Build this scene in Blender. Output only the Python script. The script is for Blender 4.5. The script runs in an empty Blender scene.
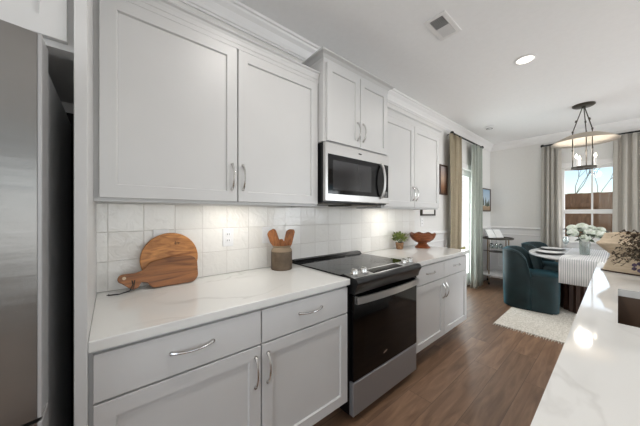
import bpy, bmesh, math, random
from mathutils import Vector, Matrix
random.seed(7)
PI = math.pi
S = bpy.context.scene
COL = S.collection

# ------------------------------------------------------------------ camera
TH = 0.8734
cd = bpy.data.cameras.new('camera'); cam = bpy.data.objects.new('camera', cd); COL.objects.link(cam)
cam.location = (1.7229, 0, 1.318); cam.rotation_euler = (PI/2, 0, TH)
cd.sensor_width = 36; cd.lens = 249.9/640*36; cd.shift_y = 1/640; cd.clip_start = .02; cd.clip_end = 200
S.camera = cam
S.view_settings.view_transform = 'Standard'; S.view_settings.look = 'None'
S.view_settings.gamma = 1; S.view_settings.use_curve_mapping = False
S.view_settings.exposure = 0.36
S.cycles.use_denoising = True
S.cycles.max_bounces = 10; S.cycles.diffuse_bounces = 6; S.cycles.glossy_bounces = 4
S.cycles.sample_clamp_indirect = 6

# ------------------------------------------------------------------ world, sun, daylight
W = bpy.data.worlds.new('world'); S.world = W; W.use_nodes = True
nt = W.node_tree; nt.nodes.clear()
sk = nt.nodes.new('ShaderNodeTexSky'); sk.sky_type = 'NISHITA'; sk.sun_disc = False
sk.sun_elevation = math.radians(38); sk.sun_rotation = math.radians(200); sk.air_density = 1.0; sk.dust_density = .8; sk.ozone_density = 1.6
bg = nt.nodes.new('ShaderNodeBackground'); bg.inputs[1].default_value = 0.14
wo = nt.nodes.new('ShaderNodeOutputWorld')
nt.links.new(sk.outputs[0], bg.inputs[0]); nt.links.new(bg.outputs[0], wo.inputs[0])

def sun(rot, power, col):
    l = bpy.data.lights.new('sun', 'SUN'); l.energy = power; l.color = col; l.angle = .02
    o = bpy.data.objects.new('sun', l); o.rotation_euler = rot; COL.objects.link(o); return o
sun(Vector((-.75, -.25, -.6)).to_track_quat('-Z', 'Y').to_euler(), 3.0, (1, .96, .9))

def area(loc, rot, sx, sy, power, col=(1, 1, 1), name='daylight', spread=PI):
    l = bpy.data.lights.new(name, 'AREA'); l.shape = 'RECTANGLE'; l.size = sx; l.size_y = sy
    l.energy = power; l.color = col; l.spread = spread
    o = bpy.data.objects.new(name, l); o.location = loc; o.rotation_euler = rot; COL.objects.link(o); return o
# area lamps at the openings; far right and rear ones are added fill
RW = 5.2      # right wall x
area((RW+.02, 0.6, 1.4), (0, PI/2+.85, 0), 1.7, 2.2, 24, (.93, .975, 1.03))  # lamp of the unseen right window, tipped up to brighten the ceiling
area((RW+.02, 4.75, 1.12), (0, PI/2-.12, .12), 1.9, 2.0, 72, (.93, .975, 1.03))  # added fill, opening placed north to reach the far base cabinets
area((2.7, -3.03, 1.4), (PI/2+.5, 0, 0), 3.0, 1.9, 46, (.93, .975, 1.03))  # added fill from an unseen rear opening, tipped up to the ceiling
area((1.44, 6.24, 1.55), (-PI/2, 0, 0), .70, 1.2, 3, (.93, .97, 1))
area((-.12, 4.7, 1.15), (0, -PI/2, 0), 1.8, .8, 20, (.9, .98, 1))

# ------------------------------------------------------------------ materials
def lin(c):
    r = []
    for v in c[:3]:
        v = v/255
        r.append(v/12.92 if v <= .04045 else ((v+.055)/1.055)**2.4)
    return (*r, 1)
def N(m, t, **kw):
    n = m.node_tree.nodes.new(t)
    for k, v in kw.items(): setattr(n, k, v)
    return n
def L(m, a, b): m.node_tree.links.new(a, b)
def mat(name, col, rough=.5, metal=0, **kw):
    m = bpy.data.materials.new(name); m.use_nodes = True
    b = m.node_tree.nodes['Principled BSDF']
    b.inputs['Base Color'].default_value = lin(col); b.inputs['Roughness'].default_value = rough
    b.inputs['Metallic'].default_value = metal
    for k, v in kw.items(): b.inputs[k.replace('_', ' ')].default_value = v
    return m
def bs(m): return m.node_tree.nodes['Principled BSDF']
def noisy(m, c1, c2, scale=8, stretch=(1, 1, 1), detail=4, dist=0, lo=.35, hi=.65, bump=0, rough=None):
    tc = N(m, 'ShaderNodeTexCoord'); mp = N(m, 'ShaderNodeMapping'); mp.inputs['Scale'].default_value = stretch
    nz = N(m, 'ShaderNodeTexNoise'); nz.inputs['Scale'].default_value = scale; nz.inputs['Detail'].default_value = detail
    nz.inputs['Distortion'].default_value = dist
    cr = N(m, 'ShaderNodeValToRGB'); cr.color_ramp.elements[0].position = lo; cr.color_ramp.elements[1].position = hi
    cr.color_ramp.elements[0].color = lin(c1); cr.color_ramp.elements[1].color = lin(c2)
    L(m, tc.outputs['Object'], mp.inputs[0]); L(m, mp.outputs[0], nz.inputs[0]); L(m, nz.outputs[0], cr.inputs[0])
    L(m, cr.outputs[0], bs(m).inputs['Base Color'])
    if bump:
        bp = N(m, 'ShaderNodeBump'); bp.inputs['Strength'].default_value = bump; bp.inputs['Distance'].default_value = .01
        L(m, nz.outputs[0], bp.inputs['Height']); L(m, bp.outputs[0], bs(m).inputs['Normal'])
    return m

M = {}
M['cabinet'] = noisy(mat('cabinet_paint', (196, 196, 195), .38), (195, 195, 194), (198, 198, 197), 3)
M['wall'] = noisy(mat('wall_paint', (224, 223, 220), .85), (223, 222, 219), (225, 224, 221), 30, bump=.02)
M['ceiling'] = noisy(mat('ceiling_paint', (240, 240, 240), .9), (239, 239, 239), (241, 241, 241), 30, bump=.02)
M['trim'] = noisy(mat('trim_paint', (232, 231, 230), .4), (231, 230, 229), (233, 232, 231), 5)
M['black'] = mat('black_enamel', (8, 8, 9), .3, Specular_IOR_Level=.35)
M['mattblack'] = mat('matt_black', (18, 17, 17), .6)
M['glassblack'] = mat('black_glass', (4, 4, 5), .06, Specular_IOR_Level=.26)
M['nickel'] = mat('brushed_nickel', (208, 207, 204), .22, 1)
M['chrome'] = mat('chrome', (215, 215, 215), .12, 1)
M['darkmetal'] = mat('aged_pewter', (84, 80, 74), .42, 1)
M['brass'] = mat('aged_brass', (140, 110, 70), .4, 1)
M['plastic'] = mat('white_plastic', (232, 232, 232), .35)
M['slot'] = mat('socket_slots', (60, 60, 60), .5)
M['white'] = mat('white_ceramic', (240, 240, 238), .2)
M['dark'] = mat('unlit_interior', (28, 22, 18), .8)  # shade colour for the refrigerator recess; also the board's burned mark
M['navyrim'] = mat('dark_charger', (35, 30, 30), .4)

# stainless with fine horizontal brushing
def steel(name, col, rough, sc=(1, 1, 60), bump=.02):
    m = mat(name, col, rough, 1)
    tc = N(m, 'ShaderNodeTexCoord'); mp = N(m, 'ShaderNodeMapping'); mp.inputs['Scale'].default_value = sc
    nz = N(m, 'ShaderNodeTexNoise'); nz.inputs['Scale'].default_value = 12; nz.inputs['Detail'].default_value = 3
    mr = N(m, 'ShaderNodeMapRange'); mr.inputs['To Min'].default_value = rough-.06; mr.inputs['To Max'].default_value = rough+.08
    bp = N(m, 'ShaderNodeBump'); bp.inputs['Strength'].default_value = bump; bp.inputs['Distance'].default_value = .002
    L(m, tc.outputs['Object'], mp.inputs[0]); L(m, mp.outputs[0], nz.inputs[0]); L(m, nz.outputs[0], mr.inputs[0])
    L(m, mr.outputs[0], bs(m).inputs['Roughness']); L(m, nz.outputs[0], bp.inputs['Height']); L(m, bp.outputs[0], bs(m).inputs['Normal'])
    return m
M['steel'] = steel('stainless_steel', (196, 195, 193), .30)
M['edgegrey'] = mat('grey_door_edge', (168, 168, 168), .35, .4)
M['satin'] = steel('satin_stainless', (156, 157, 159), .40); bs(M['satin']).inputs['Metallic'].default_value = .7
M['fridgesteel'] = steel('fridge_stainless', (138, 136, 133), .34, (.3, .3, 2.2), .35)
bs(M['fridgesteel']).inputs['Anisotropic'].default_value = .85
tg = N(M['fridgesteel'], 'ShaderNodeTangent'); tg.direction_type = 'RADIAL'; tg.axis = 'Z'; L(M['fridgesteel'], tg.outputs[0], bs(M['fridgesteel']).inputs['Tangent'])
M['fridgeside'] = mat('fridge_side_paint', (205, 205, 205), .4)

# quartz
def quartz():
    m = mat('white_quartz', (232, 231, 229), .06)
    tc = N(m, 'ShaderNodeTexCoord'); mp = N(m, 'ShaderNodeMapping'); mp.inputs['Rotation'].default_value = (0, 0, .5)
    mp.inputs['Scale'].default_value = (2.2, .8, 1)
    nz = N(m, 'ShaderNodeTexNoise'); nz.inputs['Scale'].default_value = 1.5; nz.inputs['Detail'].default_value = 5; nz.inputs['Distortion'].default_value = .7
    sub = N(m, 'ShaderNodeMath', operation='SUBTRACT'); sub.inputs[1].default_value = .5
    ab = N(m, 'ShaderNodeMath', operation='ABSOLUTE')
    cr = N(m, 'ShaderNodeValToRGB'); e = cr.color_ramp.elements
    e[0].position = 0; e[0].color = lin((197, 196, 193)); e[1].position = .022; e[1].color = lin((212, 212, 209))
    cr2 = N(m, 'ShaderNodeValToRGB'); e = cr2.color_ramp.elements
    nz2 = N(m, 'ShaderNodeTexNoise'); nz2.inputs['Scale'].default_value = 1.3
    e[0].position = .42; e[0].color = (0, 0, 0, 1); e[1].position = .6; e[1].color = (1, 1, 1, 1)
    mx = N(m, 'ShaderNodeMix', data_type='RGBA'); mx.inputs[7].default_value = lin((212, 212, 209))
    L(m, tc.outputs['Object'], mp.inputs[0]); L(m, mp.outputs[0], nz.inputs[0]); L(m, nz.outputs[0], sub.inputs[0]); L(m, sub.outputs[0], ab.inputs[0])
    L(m, ab.outputs[0], cr.inputs[0]); L(m, tc.outputs['Object'], nz2.inputs[0]); L(m, nz2.outputs[0], cr2.inputs[0])
    L(m, cr2.outputs[0], mx.inputs[0]); L(m, cr.outputs[0], mx.inputs[6]); L(m, mx.outputs[2], bs(m).inputs['Base Color'])
    return m
M['quartz'] = quartz()

# handmade glossy square tile on the x = 0 wall (coordinates y, z)
def tile():
    m = mat('glazed_square_tile', (222, 219, 214), .12)
    P = .1545
    tc = N(m, 'ShaderNodeTexCoord'); sp = N(m, 'ShaderNodeSeparateXYZ'); L(m, tc.outputs['Object'], sp.inputs[0])
    def cell(out, off):
        a = N(m, 'ShaderNodeMath', operation='ADD'); a.inputs[1].default_value = off; L(m, out, a.inputs[0])
        d = N(m, 'ShaderNodeMath', operation='DIVIDE'); d.inputs[1].default_value = P; L(m, a.outputs[0], d.inputs[0])
        f = N(m, 'ShaderNodeMath', operation='FLOOR'); L(m, d.outputs[0], f.inputs[0])
        r = N(m, 'ShaderNodeMath', operation='FRACT'); L(m, d.outputs[0], r.inputs[0])
        s = N(m, 'ShaderNodeMath', operation='SUBTRACT'); s.inputs[1].default_value = .5; L(m, r.outputs[0], s.inputs[0])
        b = N(m, 'ShaderNodeMath', operation='ABSOLUTE'); L(m, s.outputs[0], b.inputs[0])
        return f.outputs[0], b.outputs[0]
    fy, by = cell(sp.outputs[1], .012+P*10); fz, bz = cell(sp.outputs[2], -.914+P*10)
    mxm = N(m, 'ShaderNodeMath', operation='MAXIMUM'); L(m, by, mxm.inputs[0]); L(m, bz, mxm.inputs[1])
    g = N(m, 'ShaderNodeMapRange'); g.inputs['From Min'].default_value = .484; g.inputs['From Max'].default_value = .492; L(m, mxm.outputs[0], g.inputs[0])
    cb = N(m, 'ShaderNodeCombineXYZ'); L(m, fy, cb.inputs[0]); L(m, fz, cb.inputs[1])
    wn = N(m, 'ShaderNodeTexWhiteNoise'); L(m, cb.outputs[0], wn.inputs[0])
    cr = N(m, 'ShaderNodeValToRGB'); cr.color_ramp.elements[0].color = lin((230, 227, 221)); cr.color_ramp.elements[1].color = lin((240, 238, 233)); L(m, wn.outputs[0], cr.inputs[0])
    mx = N(m, 'ShaderNodeMix', data_type='RGBA'); mx.inputs[7].default_value = lin((216, 212, 206))
    L(m, g.outputs[0], mx.inputs[0]); L(m, cr.outputs[0], mx.inputs[6]); L(m, mx.outputs[2], bs(m).inputs['Base Color'])
    nz = N(m, 'ShaderNodeTexNoise'); nz.inputs['Scale'].default_value = 16; nz.inputs['Detail'].default_value = 2; nz.inputs['Distortion'].default_value = 1.1
    # each tile carries its own piece of the ripple
    va = N(m, 'ShaderNodeVectorMath', operation='MULTIPLY_ADD'); va.inputs[1].default_value = (9, 9, 9)
    L(m, wn.outputs[1], va.inputs[0]); L(m, tc.outputs['Object'], va.inputs[2]); L(m, va.outputs[0], nz.inputs[0])
    sb = N(m, 'ShaderNodeMath', operation='MULTIPLY_ADD'); sb.inputs[1].default_value = -.6; L(m, g.outputs[0], sb.inputs[0]); L(m, nz.outputs[0], sb.inputs[2])
    bp = N(m, 'ShaderNodeBump'); bp.inputs['Strength'].default_value = .6; bp.inputs['Distance'].default_value = .006
    L(m, sb.outputs[0], bp.inputs['Height'])
    vs = N(m, 'ShaderNodeVectorMath', operation='SUBTRACT'); vs.inputs[1].default_value = (.5, .5, .5); L(m, wn.outputs[1], vs.inputs[0])
    vm = N(m, 'ShaderNodeVectorMath', operation='MULTIPLY_ADD'); vm.inputs[1].default_value = (.05, .05, .05)
    L(m, vs.outputs[0], vm.inputs[0]); L(m, bp.outputs[0], vm.inputs[2])
    vn = N(m, 'ShaderNodeVectorMath', operation='NORMALIZE'); L(m, vm.outputs[0], vn.inputs[0]); L(m, vn.outputs[0], bs(m).inputs['Normal'])
    r = N(m, 'ShaderNodeMapRange'); r.inputs['To Min'].default_value = .1; r.inputs['To Max'].default_value = .7; L(m, g.outputs[0], r.inputs[0]); L(m, r.outputs[0], bs(m).inputs['Roughness'])
    return m
M['tile'] = tile()

def floor_mat():
    m = mat('brown_plank', (120, 92, 74), .38)
    tc = N(m, 'ShaderNodeTexCoord'); mp = N(m, 'ShaderNodeMapping'); mp.inputs['Rotation'].default_value = (0, 0, PI/2)
    br = N(m, 'ShaderNodeTexBrick'); br.offset = .37; br.inputs['Scale'].default_value = 1
    br.inputs['Brick Width'].default_value = 1.25; br.inputs['Row Height'].default_value = .178; br.inputs['Mortar Size'].default_value = .0015
    br.inputs['Color1'].default_value = (0, 0, 0, 1); br.inputs['Color2'].default_value = (1, 1, 1, 1); br.inputs['Mortar'].default_value = (.35, .35, .35, 1)
    L(m, tc.outputs['Object'], mp.inputs[0]); L(m, mp.outputs[0], br.inputs[0])
    mp2 = N(m, 'ShaderNodeMapping'); mp2.inputs['Scale'].default_value = (7, .8, 1)
    ad = N(m, 'ShaderNodeVectorMath', operation='MULTIPLY_ADD'); ad.inputs[1].default_value = (3, 7, 0)
    L(m, br.outputs[0], ad.inputs[0]); L(m, tc.outputs['Object'], ad.inputs[2]); L(m, ad.outputs[0], mp2.inputs[0])
    nz = N(m, 'ShaderNodeTexNoise'); nz.inputs['Scale'].default_value = 2.5; nz.inputs['Detail'].default_value = 8; nz.inputs['Distortion'].default_value = 1.2
    L(m, mp2.outputs[0], nz.inputs[0])
    cr = N(m, 'ShaderNodeValToRGB'); e = cr.color_ramp.elements
    e[0].position = .3; e[0].color = lin((104, 78, 59)); e[1].position = .72; e[1].color = lin((144, 114, 90))
    L(m, nz.outputs[0], cr.inputs[0])
    hs = N(m, 'ShaderNodeHueSaturation'); mr = N(m, 'ShaderNodeMapRange'); mr.inputs['To Min'].default_value = .8; mr.inputs['To Max'].default_value = 1.12
    L(m, br.outputs[0], mr.inputs[0]); L(m, mr.outputs[0], hs.inputs['Value']); L(m, cr.outputs[0], hs.inputs['Color'])
    mx = N(m, 'ShaderNodeMix', data_type='RGBA'); mx.inputs[7].default_value = lin((80, 62, 50)); L(m, br.outputs[1], mx.inputs[0])
    L(m, hs.outputs[0], mx.inputs[6]); L(m, mx.outputs[2], bs(m).inputs['Base Color'])
    bp = N(m, 'ShaderNodeBump'); bp.inputs['Strength'].default_value = .08; bp.inputs['Distance'].default_value = .003
    L(m, nz.outputs[0], bp.inputs['Height']); L(m, bp.outputs[0], bs(m).inputs['Normal'])
    return m
M['floor'] = floor_mat()

def wood(name, c1, c2, scale=4, stretch=(10, 1, 10), rough=.4, dist=1.5):
    return noisy(mat(name, c1, rough), c1, c2, scale, stretch, 6, dist, .3, .7, .05)
M['board'] = wood('acacia_wood', (92, 52, 22), (166, 108, 58), 3, (1, 1.2, 12), .38, 1.2)
M['board2'] = wood('light_acacia_wood', (138, 80, 32), (214, 148, 78), 3, (1, 2, 10), .4, 1.5)
M['spoon'] = wood('carved_wood', (108, 62, 28), (178, 112, 58), 30, (1, 1, .4), .5)
M['redwood'] = wood('red_brown_wood', (98, 50, 24), (146, 82, 44), 12, (1, 1, 3), .35)
M['walnut'] = wood('dark_walnut', (48, 30, 22), (78, 50, 38), 6, (6, 6, .6), .4)
M['palewood'] = wood('pale_wood', (190, 172, 146), (212, 194, 168), 5, (2, 2, 8), .6)
M['fence'] = wood('fence_wood', (112, 84, 62), (152, 118, 90), 4, (6, 6, .7), .8)
M['velvet'] = noisy(mat('teal_velvet', (12, 34, 42), .7, Sheen_Weight=.4, Sheen_Roughness=.35), (8, 27, 30), (15, 43, 47), 6, lo=.3, hi=.7)
bs(M['velvet']).inputs['Sheen Tint'].default_value = lin((90, 170, 190))
M['stone'] = noisy(mat('brown_stoneware', (84, 70, 54), .6), (76, 62, 46), (96, 80, 62), 20, bump=.1)
M['stonerim'] = mat('bare_stoneware', (132, 114, 92), .6)
def fabric(name, c, rough=.9, tr=.25):
    m = noisy(mat(name, c, rough), tuple(int(v*.95) for v in c), c, 60, bump=.05)
    b = bs(m); t = N(m, 'ShaderNodeBsdfTranslucent'); t.inputs[0].default_value = lin(c)
    mx = N(m, 'ShaderNodeMixShader'); mx.inputs[0].default_value = tr
    out = [n for n in m.node_tree.nodes if n.type == 'OUTPUT_MATERIAL'][0]
    L(m, b.outputs[0], mx.inputs[1]); L(m, t.outputs[0], mx.inputs[2]); L(m, mx.outputs[0], out.inputs[0]); return m
M['greige'] = fabric('greige_drapery', (200, 196, 188))
M['tan'] = fabric('tan_drapery', (178, 166, 142), tr=.12)  # greige cloth with the warm cast of mixed light put into its colour
M['sage'] = fabric('sage_drapery', (192, 198, 190), tr=.12)  # greige cloth with a greenish light cast put into its colour
M['linen'] = fabric('linen_shade', (200, 190, 176), .9, .15)
M['runner'] = fabric('white_linen', (226, 226, 224), .9, .05)
M['rug'] = noisy(mat('woven_rug', (205, 200, 188), 1), (190, 184, 172), (218, 213, 203), 40, (2.5, .8, 1), bump=.5)
M['leafgreen'] = noisy(mat('leaf', (100, 120, 60), .5), (78, 100, 44), (160, 168, 98), 40)
M['leafdark'] = mat('hydrangea_leaf', (46, 62, 40), .5)
M['petal'] = noisy(mat('pale_petal', (232, 236, 226), .7), (206, 216, 196), (244, 246, 240), 25)
M['dried'] = noisy(mat('dried_leaf', (70, 58, 44), .7), (50, 46, 36), (108, 86, 66), 30)
M['driedpurple'] = mat('dried_purple_flower', (84, 70, 92), .8)
M['basket'] = noisy(mat('woven_pot', (150, 112, 80), .8), (120, 86, 58), (172, 132, 98), 60, bump=.4)
M['marble'] = noisy(mat('white_marble', (235, 235, 235), .2), (214, 214, 216), (238, 238, 238), 4, dist=2)
M['siding'] = mat('white_siding', (236, 236, 236), .7)
M['grass'] = noisy(mat('lawn', (120, 120, 70), .9), (110, 100, 60), (150, 146, 92), 8)
M['bark'] = noisy(mat('bark', (104, 92, 78), .9), (84, 74, 62), (130, 118, 100), 20)
M['shrub'] = noisy(mat('shrub_leaf', (140, 140, 70), .7), (96, 104, 44), (196, 180, 96), 10)
def emis(name, c, s):
    m = mat(name, c, .5); b = bs(m); b.inputs['Emission Color'].default_value = lin(c); b.inputs['Emission Strength'].default_value = s; return m
M['bulb'] = emis('lit_bulb', (255, 240, 214), 8)
M['lens'] = emis('lit_lens', (255, 250, 240), 2.5)
def glass(name, tint=(1, 1, 1, 1), fac=.08):
    m = bpy.data.materials.new(name); m.use_nodes = True; m.node_tree.nodes.clear()
    t = N(m, 'ShaderNodeBsdfTransparent'); t.inputs[0].default_value = tint
    g = N(m, 'ShaderNodeBsdfGlossy'); g.inputs[1].default_value = .02
    mx = N(m, 'ShaderNodeMixShader'); mx.inputs[0].default_value = fac
    o = N(m, 'ShaderNodeOutputMaterial'); L(m, t.outputs[0], mx.inputs[1]); L(m, g.outputs[0], mx.inputs[2]); L(m, mx.outputs[0], o.inputs[0]); return m
M['pane'] = glass('window_glass', fac=.008)
M['clear'] = glass('drinking_glass', (.88, .92, .92, 1), .22)
M['vaseglass'] = glass('vase_glass', (.78, .83, .80, 1), .3)

# ------------------------------------------------------------------ mesh helpers
class MB:
    def __init__(s): s.bm = bmesh.new()
    def box(s, lo, hi, bev=0, seg=1, M_=None):
        lo = Vector(lo); hi = Vector(hi); c = (lo+hi)/2; d = hi-lo
        r = bmesh.ops.create_cube(s.bm, size=1)
        vs = r['verts']
        for v in vs: v.co = Vector((v.co.x*d.x, v.co.y*d.y, v.co.z*d.z)) + c
        if bev:
            es = list({e for v in vs for e in v.link_edges})
            rb = bmesh.ops.bevel(s.bm, geom=es+vs, offset=bev, segments=seg, affect='EDGES', profile=.5, clamp_overlap=True)
            vs = list({v for v in rb['verts']} | {v for v in vs if v.is_valid})
            # bevel verts set covers the whole box
        if M_ is not None: bmesh.ops.transform(s.bm, matrix=M_, verts=[v for v in vs if v.is_valid])
        return s
    def tube(s, pts, r, n=10, caps=True):
        pts = [Vector(p) for p in pts]; rings = []
        rr = r if isinstance(r, (list, tuple)) else [r]*len(pts)
        prev = None
        for i, p in enumerate(pts):
            t = (pts[min(i+1, len(pts)-1)]-pts[max(i-1, 0)]).normalized()
            if prev is None:
                a = Vector((0, 0, 1)) if abs(t.z) < .9 else Vector((1, 0, 0))
                u = t.cross(a).normalized()
            else: u = (prev-t*prev.dot(t)).normalized()
            prev = u; w = t.cross(u)
            rings.append([s.bm.verts.new(p+(u*math.cos(2*PI*k/n)+w*math.sin(2*PI*k/n))*rr[i]) for k in range(n)])
        for a, b in zip(rings, rings[1:]):
            for k in range(n): s.bm.faces.new((a[k], a[(k+1) % n], b[(k+1) % n], b[k]))
        if caps: s.bm.faces.new(rings[0][::-1]); s.bm.faces.new(rings[-1])
        return s
    def lathe(s, prof, c=(0, 0, 0), n=32, sx=1, sy=1, close=False):
        c = Vector(c); rings = []
        for r, z in prof:
            if r < 1e-6: rings.append([s.bm.verts.new(c+Vector((0, 0, z)))])
            else: rings.append([s.bm.verts.new(c+Vector((r*sx*math.cos(2*PI*k/n), r*sy*math.sin(2*PI*k/n), z))) for k in range(n)])
        pr = list(zip(rings, rings[1:]))
        if close: pr.append((rings[-1], rings[0]))
        for a, b in pr:
            if len(a) == 1 and len(b) == 1: continue
            for k in range(n):
                k2 = (k+1) % n
                if len(a) == 1: s.bm.faces.new((a[0], b[k2], b[k]))
                elif len(b) == 1: s.bm.faces.new((a[k], a[k2], b[0]))
                else: s.bm.faces.new((a[k], a[k2], b[k2], b[k]))
        return s
    def prism(s, pts, h, M_=None):       # closed outline in xy, extruded along z
        a = [s.bm.verts.new((p[0], p[1], 0)) for p in pts]; b = [s.bm.verts.new((p[0], p[1], h)) for p in pts]
        s.bm.faces.new(a[::-1]); s.bm.faces.new(b)
        for i in range(len(a)):
            j = (i+1) % len(a); s.bm.faces.new((a[i], a[j], b[j], b[i]))
        if M_ is not None: bmesh.ops.transform(s.bm, matrix=M_, verts=a+b)
        return s
    def sphere(s, c, r, sub=2, sc=(1, 1, 1)):
        q = bmesh.ops.create_icosphere(s.bm, subdivisions=sub, radius=1)
        for v in q['verts']: v.co = Vector((v.co.x*r*sc[0], v.co.y*r*sc[1], v.co.z*r*sc[2]))+Vector(c)
        return s
    def leaf(s, p, d, up, ln, w, fold=.2):
        p = Vector(p); d = Vector(d).normalized(); sd = d.cross(Vector(up))
        sd = sd.normalized() if sd.length > 1e-4 else Vector((1, 0, 0)); nn = sd.cross(d)
        a = s.bm.verts.new(p); t = s.bm.verts.new(p+d*ln-nn*ln*.15); m1 = s.bm.verts.new(p+d*ln*.5+nn*ln*.05)
        l = s.bm.verts.new(p+d*ln*.45+sd*w/2+nn*w*fold); r = s.bm.verts.new(p+d*ln*.45-sd*w/2+nn*w*fold)
        for f in ((a, m1, l), (l, m1, t), (a, r, m1), (r, t, m1)): s.bm.faces.new(f)
        return s
    def build(s, name, material, parent=None, smooth=False, world=True, recalc=True):
        if recalc: bmesh.ops.recalc_face_normals(s.bm, faces=s.bm.faces[:])
        me = bpy.data.meshes.new(name); s.bm.to_mesh(me); s.bm.free()
        o = bpy.data.objects.new(name, me); COL.objects.link(o); me.materials.append(material)
        if smooth:
            for p in me.polygons: p.use_smooth = True
            if smooth != 'all':
                me.set_sharp_from_angle(angle=math.radians(38))
        if parent is not None:
            o.parent = parent
            if world: me.transform(wm(parent).inverted())
        return o
def wm(o):
    m = Matrix.Translation(o.location) @ o.rotation_euler.to_matrix().to_4x4()
    return wm(o.parent) @ m if o.parent else m
def thing(name, label, cat, loc=(0, 0, 0), rz=0, group=None):
    o = bpy.data.objects.new(name, None); COL.objects.link(o); o.location = loc; o.rotation_euler = (0, 0, rz)
    o.empty_display_size = .05
    return tag(o, label, cat, group)
def tag(o, label, cat, group=None):
    o['label'] = label; o['category'] = cat
    if group: o['group'] = group
    return o
def struct(o): o['kind'] = 'structure'; return o
def copy_tree(o, parent=None):
    c = o.copy(); COL.objects.link(c); c.parent = parent
    for ch in list(o.children):
        copy_tree(ch, c)
    return c

# ------------------------------------------------------------------ the room
XB, YB, ZC, YR = 0.0, 6.1, 2.745, -3.0
T = .14
def wall(name, boxes, m):
    b = MB()
    for lo, hi in boxes: b.box(lo, hi)
    return struct(b.build(name, m))
wall('floor', [((-T, YR-T, -.1), (RW+T, YB+T, 0))], M['floor'])
wall('ceiling', [((-T, YR-T, ZC), (RW+T, YB+T, ZC+.12))], M['ceiling'])
D0, D1, DH = 4.22, 5.16, 2.10     # glazed door in the left wall
wall('wall_left', [((-T, YR, 0), (0, D0, ZC)), ((-T, D1, 0), (0, YB, ZC)), ((-T, D0, DH), (0, D1, ZC))], M['wall'])
W0, W1, WZ0, WZ1 = 1.07, 1.815, .86, 2.12
wall('wall_back', [((-T, YB, 0), (W0, YB+T, ZC)), ((W1, YB, 0), (RW+T, YB+T, ZC)), ((W0, YB, 0), (W1, YB+T, WZ0)), ((W0, YB, WZ1), (W1, YB+T, ZC))], M['wall'])
# unseen right and rear walls; far right and rear openings added for fill
rb = [((RW, YR, 0), (RW+T, 3.7, .5)), ((RW, 5.8, 0), (RW+T, YB, .5)), ((RW, 3.7, 0), (RW+T, 5.8, .12)), ((RW, YR, 2.3), (RW+T, YB, ZC))]
for a, b in ((YR, -.5), (1.7, 3.7), (5.8, YB)): rb.append(((RW, a, .5), (RW+T, b, 2.3)))
wall('wall_right', rb, M['wall'])
wall('wall_rear', [((-T, YR-T, 0), (1.2, YR, ZC)), ((4.2, YR-T, 0), (RW+T, YR, ZC)), ((1.2, YR-T, 0), (4.2, YR, .45)), ((1.2, YR-T, 2.35), (4.2, YR, ZC))], M['wall'])
# frames and mullions of unseen windows; far right and rear ones added
for i, (a, b, lo) in enumerate(((-.5, 1.7, .5), (3.7, 5.8, .12))):
    f = MB(); x0, x1 = RW-.03, RW
    f.box((x0, a-.08, lo-.08), (x1, a, 2.38)).box((x0, b, lo-.08), (x1, b+.08, 2.38)).box((x0, a, 2.3), (x1, b, 2.38)).box((x0, a, lo-.08), (x1, b, lo))
    mid = (a+b)/2
    f.box((x0, mid-.07, lo), (x1, mid+.07, 2.3)).box((x0, a, 1.38), (x1, b, 1.43))
    struct(f.build('window_%d' % (i+3), M['trim']))
f = MB(); f.box((1.12, YR, .37), (4.28, YR+.03, .45)).box((1.12, YR, 2.35), (4.28, YR+.03, 2.43)).box((1.12, YR, .45), (1.2, YR+.03, 2.35)).box((4.2, YR, .45), (4.28, YR+.03, 2.35))
f.box((2.15, YR, .45), (2.25, YR+.03, 2.35)).box((3.15, YR, .45), (3.25, YR+.03, 2.35))
struct(f.build('window_5', M['trim']))  # rear window put in to house the fill lamp

# crown moulding: stepped and coved profile swept along a wall
CP = [(0, -.125), (.010, -.125), (.012, -.112), (.020, -.108), (.026, -.088), (.045, -.055), (.068, -.034), (.074, -.022), (.086, -.018), (.088, 0), (0, 0)]
def sweep(name, prof, p0, p1, inward, m=None, kind=True):
    # prof: (out from wall, z offset); p0->p1 along the wall
    p0 = Vector(p0); p1 = Vector(p1); n = Vector(inward); b = MB()
    a = [b.bm.verts.new(p0+n*u+Vector((0, 0, w))) for u, w in prof]; c = [b.bm.verts.new(p1+n*u+Vector((0, 0, w))) for u, w in prof]
    b.bm.faces.new(a); b.bm.faces.new(c[::-1])
    for i in range(len(a)):
        j = (i+1) % len(a); b.bm.faces.new((a[i], c[i], c[j], a[j]))
    o = b.build(name, m or M['trim'])
    return struct(o) if kind else o
sweep('trim_1', CP, (0, YR, ZC), (0, YB, ZC), (1, 0, 0))
sweep('trim_2', CP, (.0, YB, ZC), (RW, YB, ZC), (0, -1, 0))
sweep('trim_3', CP, (RW, YR, ZC), (RW, YB, ZC), (-1, 0, 0))
RP = [(0, -.032), (.012, -.032), (.016, -.012), (.030, -.004), (.032, .012), (.012, .018), (.010, .03), (0, .032)]
RZ = 1.035
sweep('trim_4', RP, (0, 3.105, RZ), (0, D0-.09, RZ), (1, 0, 0))
sweep('trim_5', RP, (0, D1+.09, RZ), (0, YB, RZ), (1, 0, 0))
sweep('trim_6', RP, (0, YB, RZ), (W0-.09, YB, RZ), (0, -1, 0))
sweep('trim_7', RP, (W1+.09, YB, RZ), (RW, YB, RZ), (0, -1, 0))
BP_ = [(0, 0), (.015, 0), (.015, .11), (.008, .135), (0, .14)]
sweep('baseboard_left', BP_, (0, D1+.09, 0), (0, YB, 0), (1, 0, 0))
sweep('baseboard_left', BP_, (0, 3.10, 0), (0, D0-.09, 0), (1, 0, 0))
sweep('baseboard_back', BP_, (0, YB, 0), (RW, YB, 0), (0, -1, 0))
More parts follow.
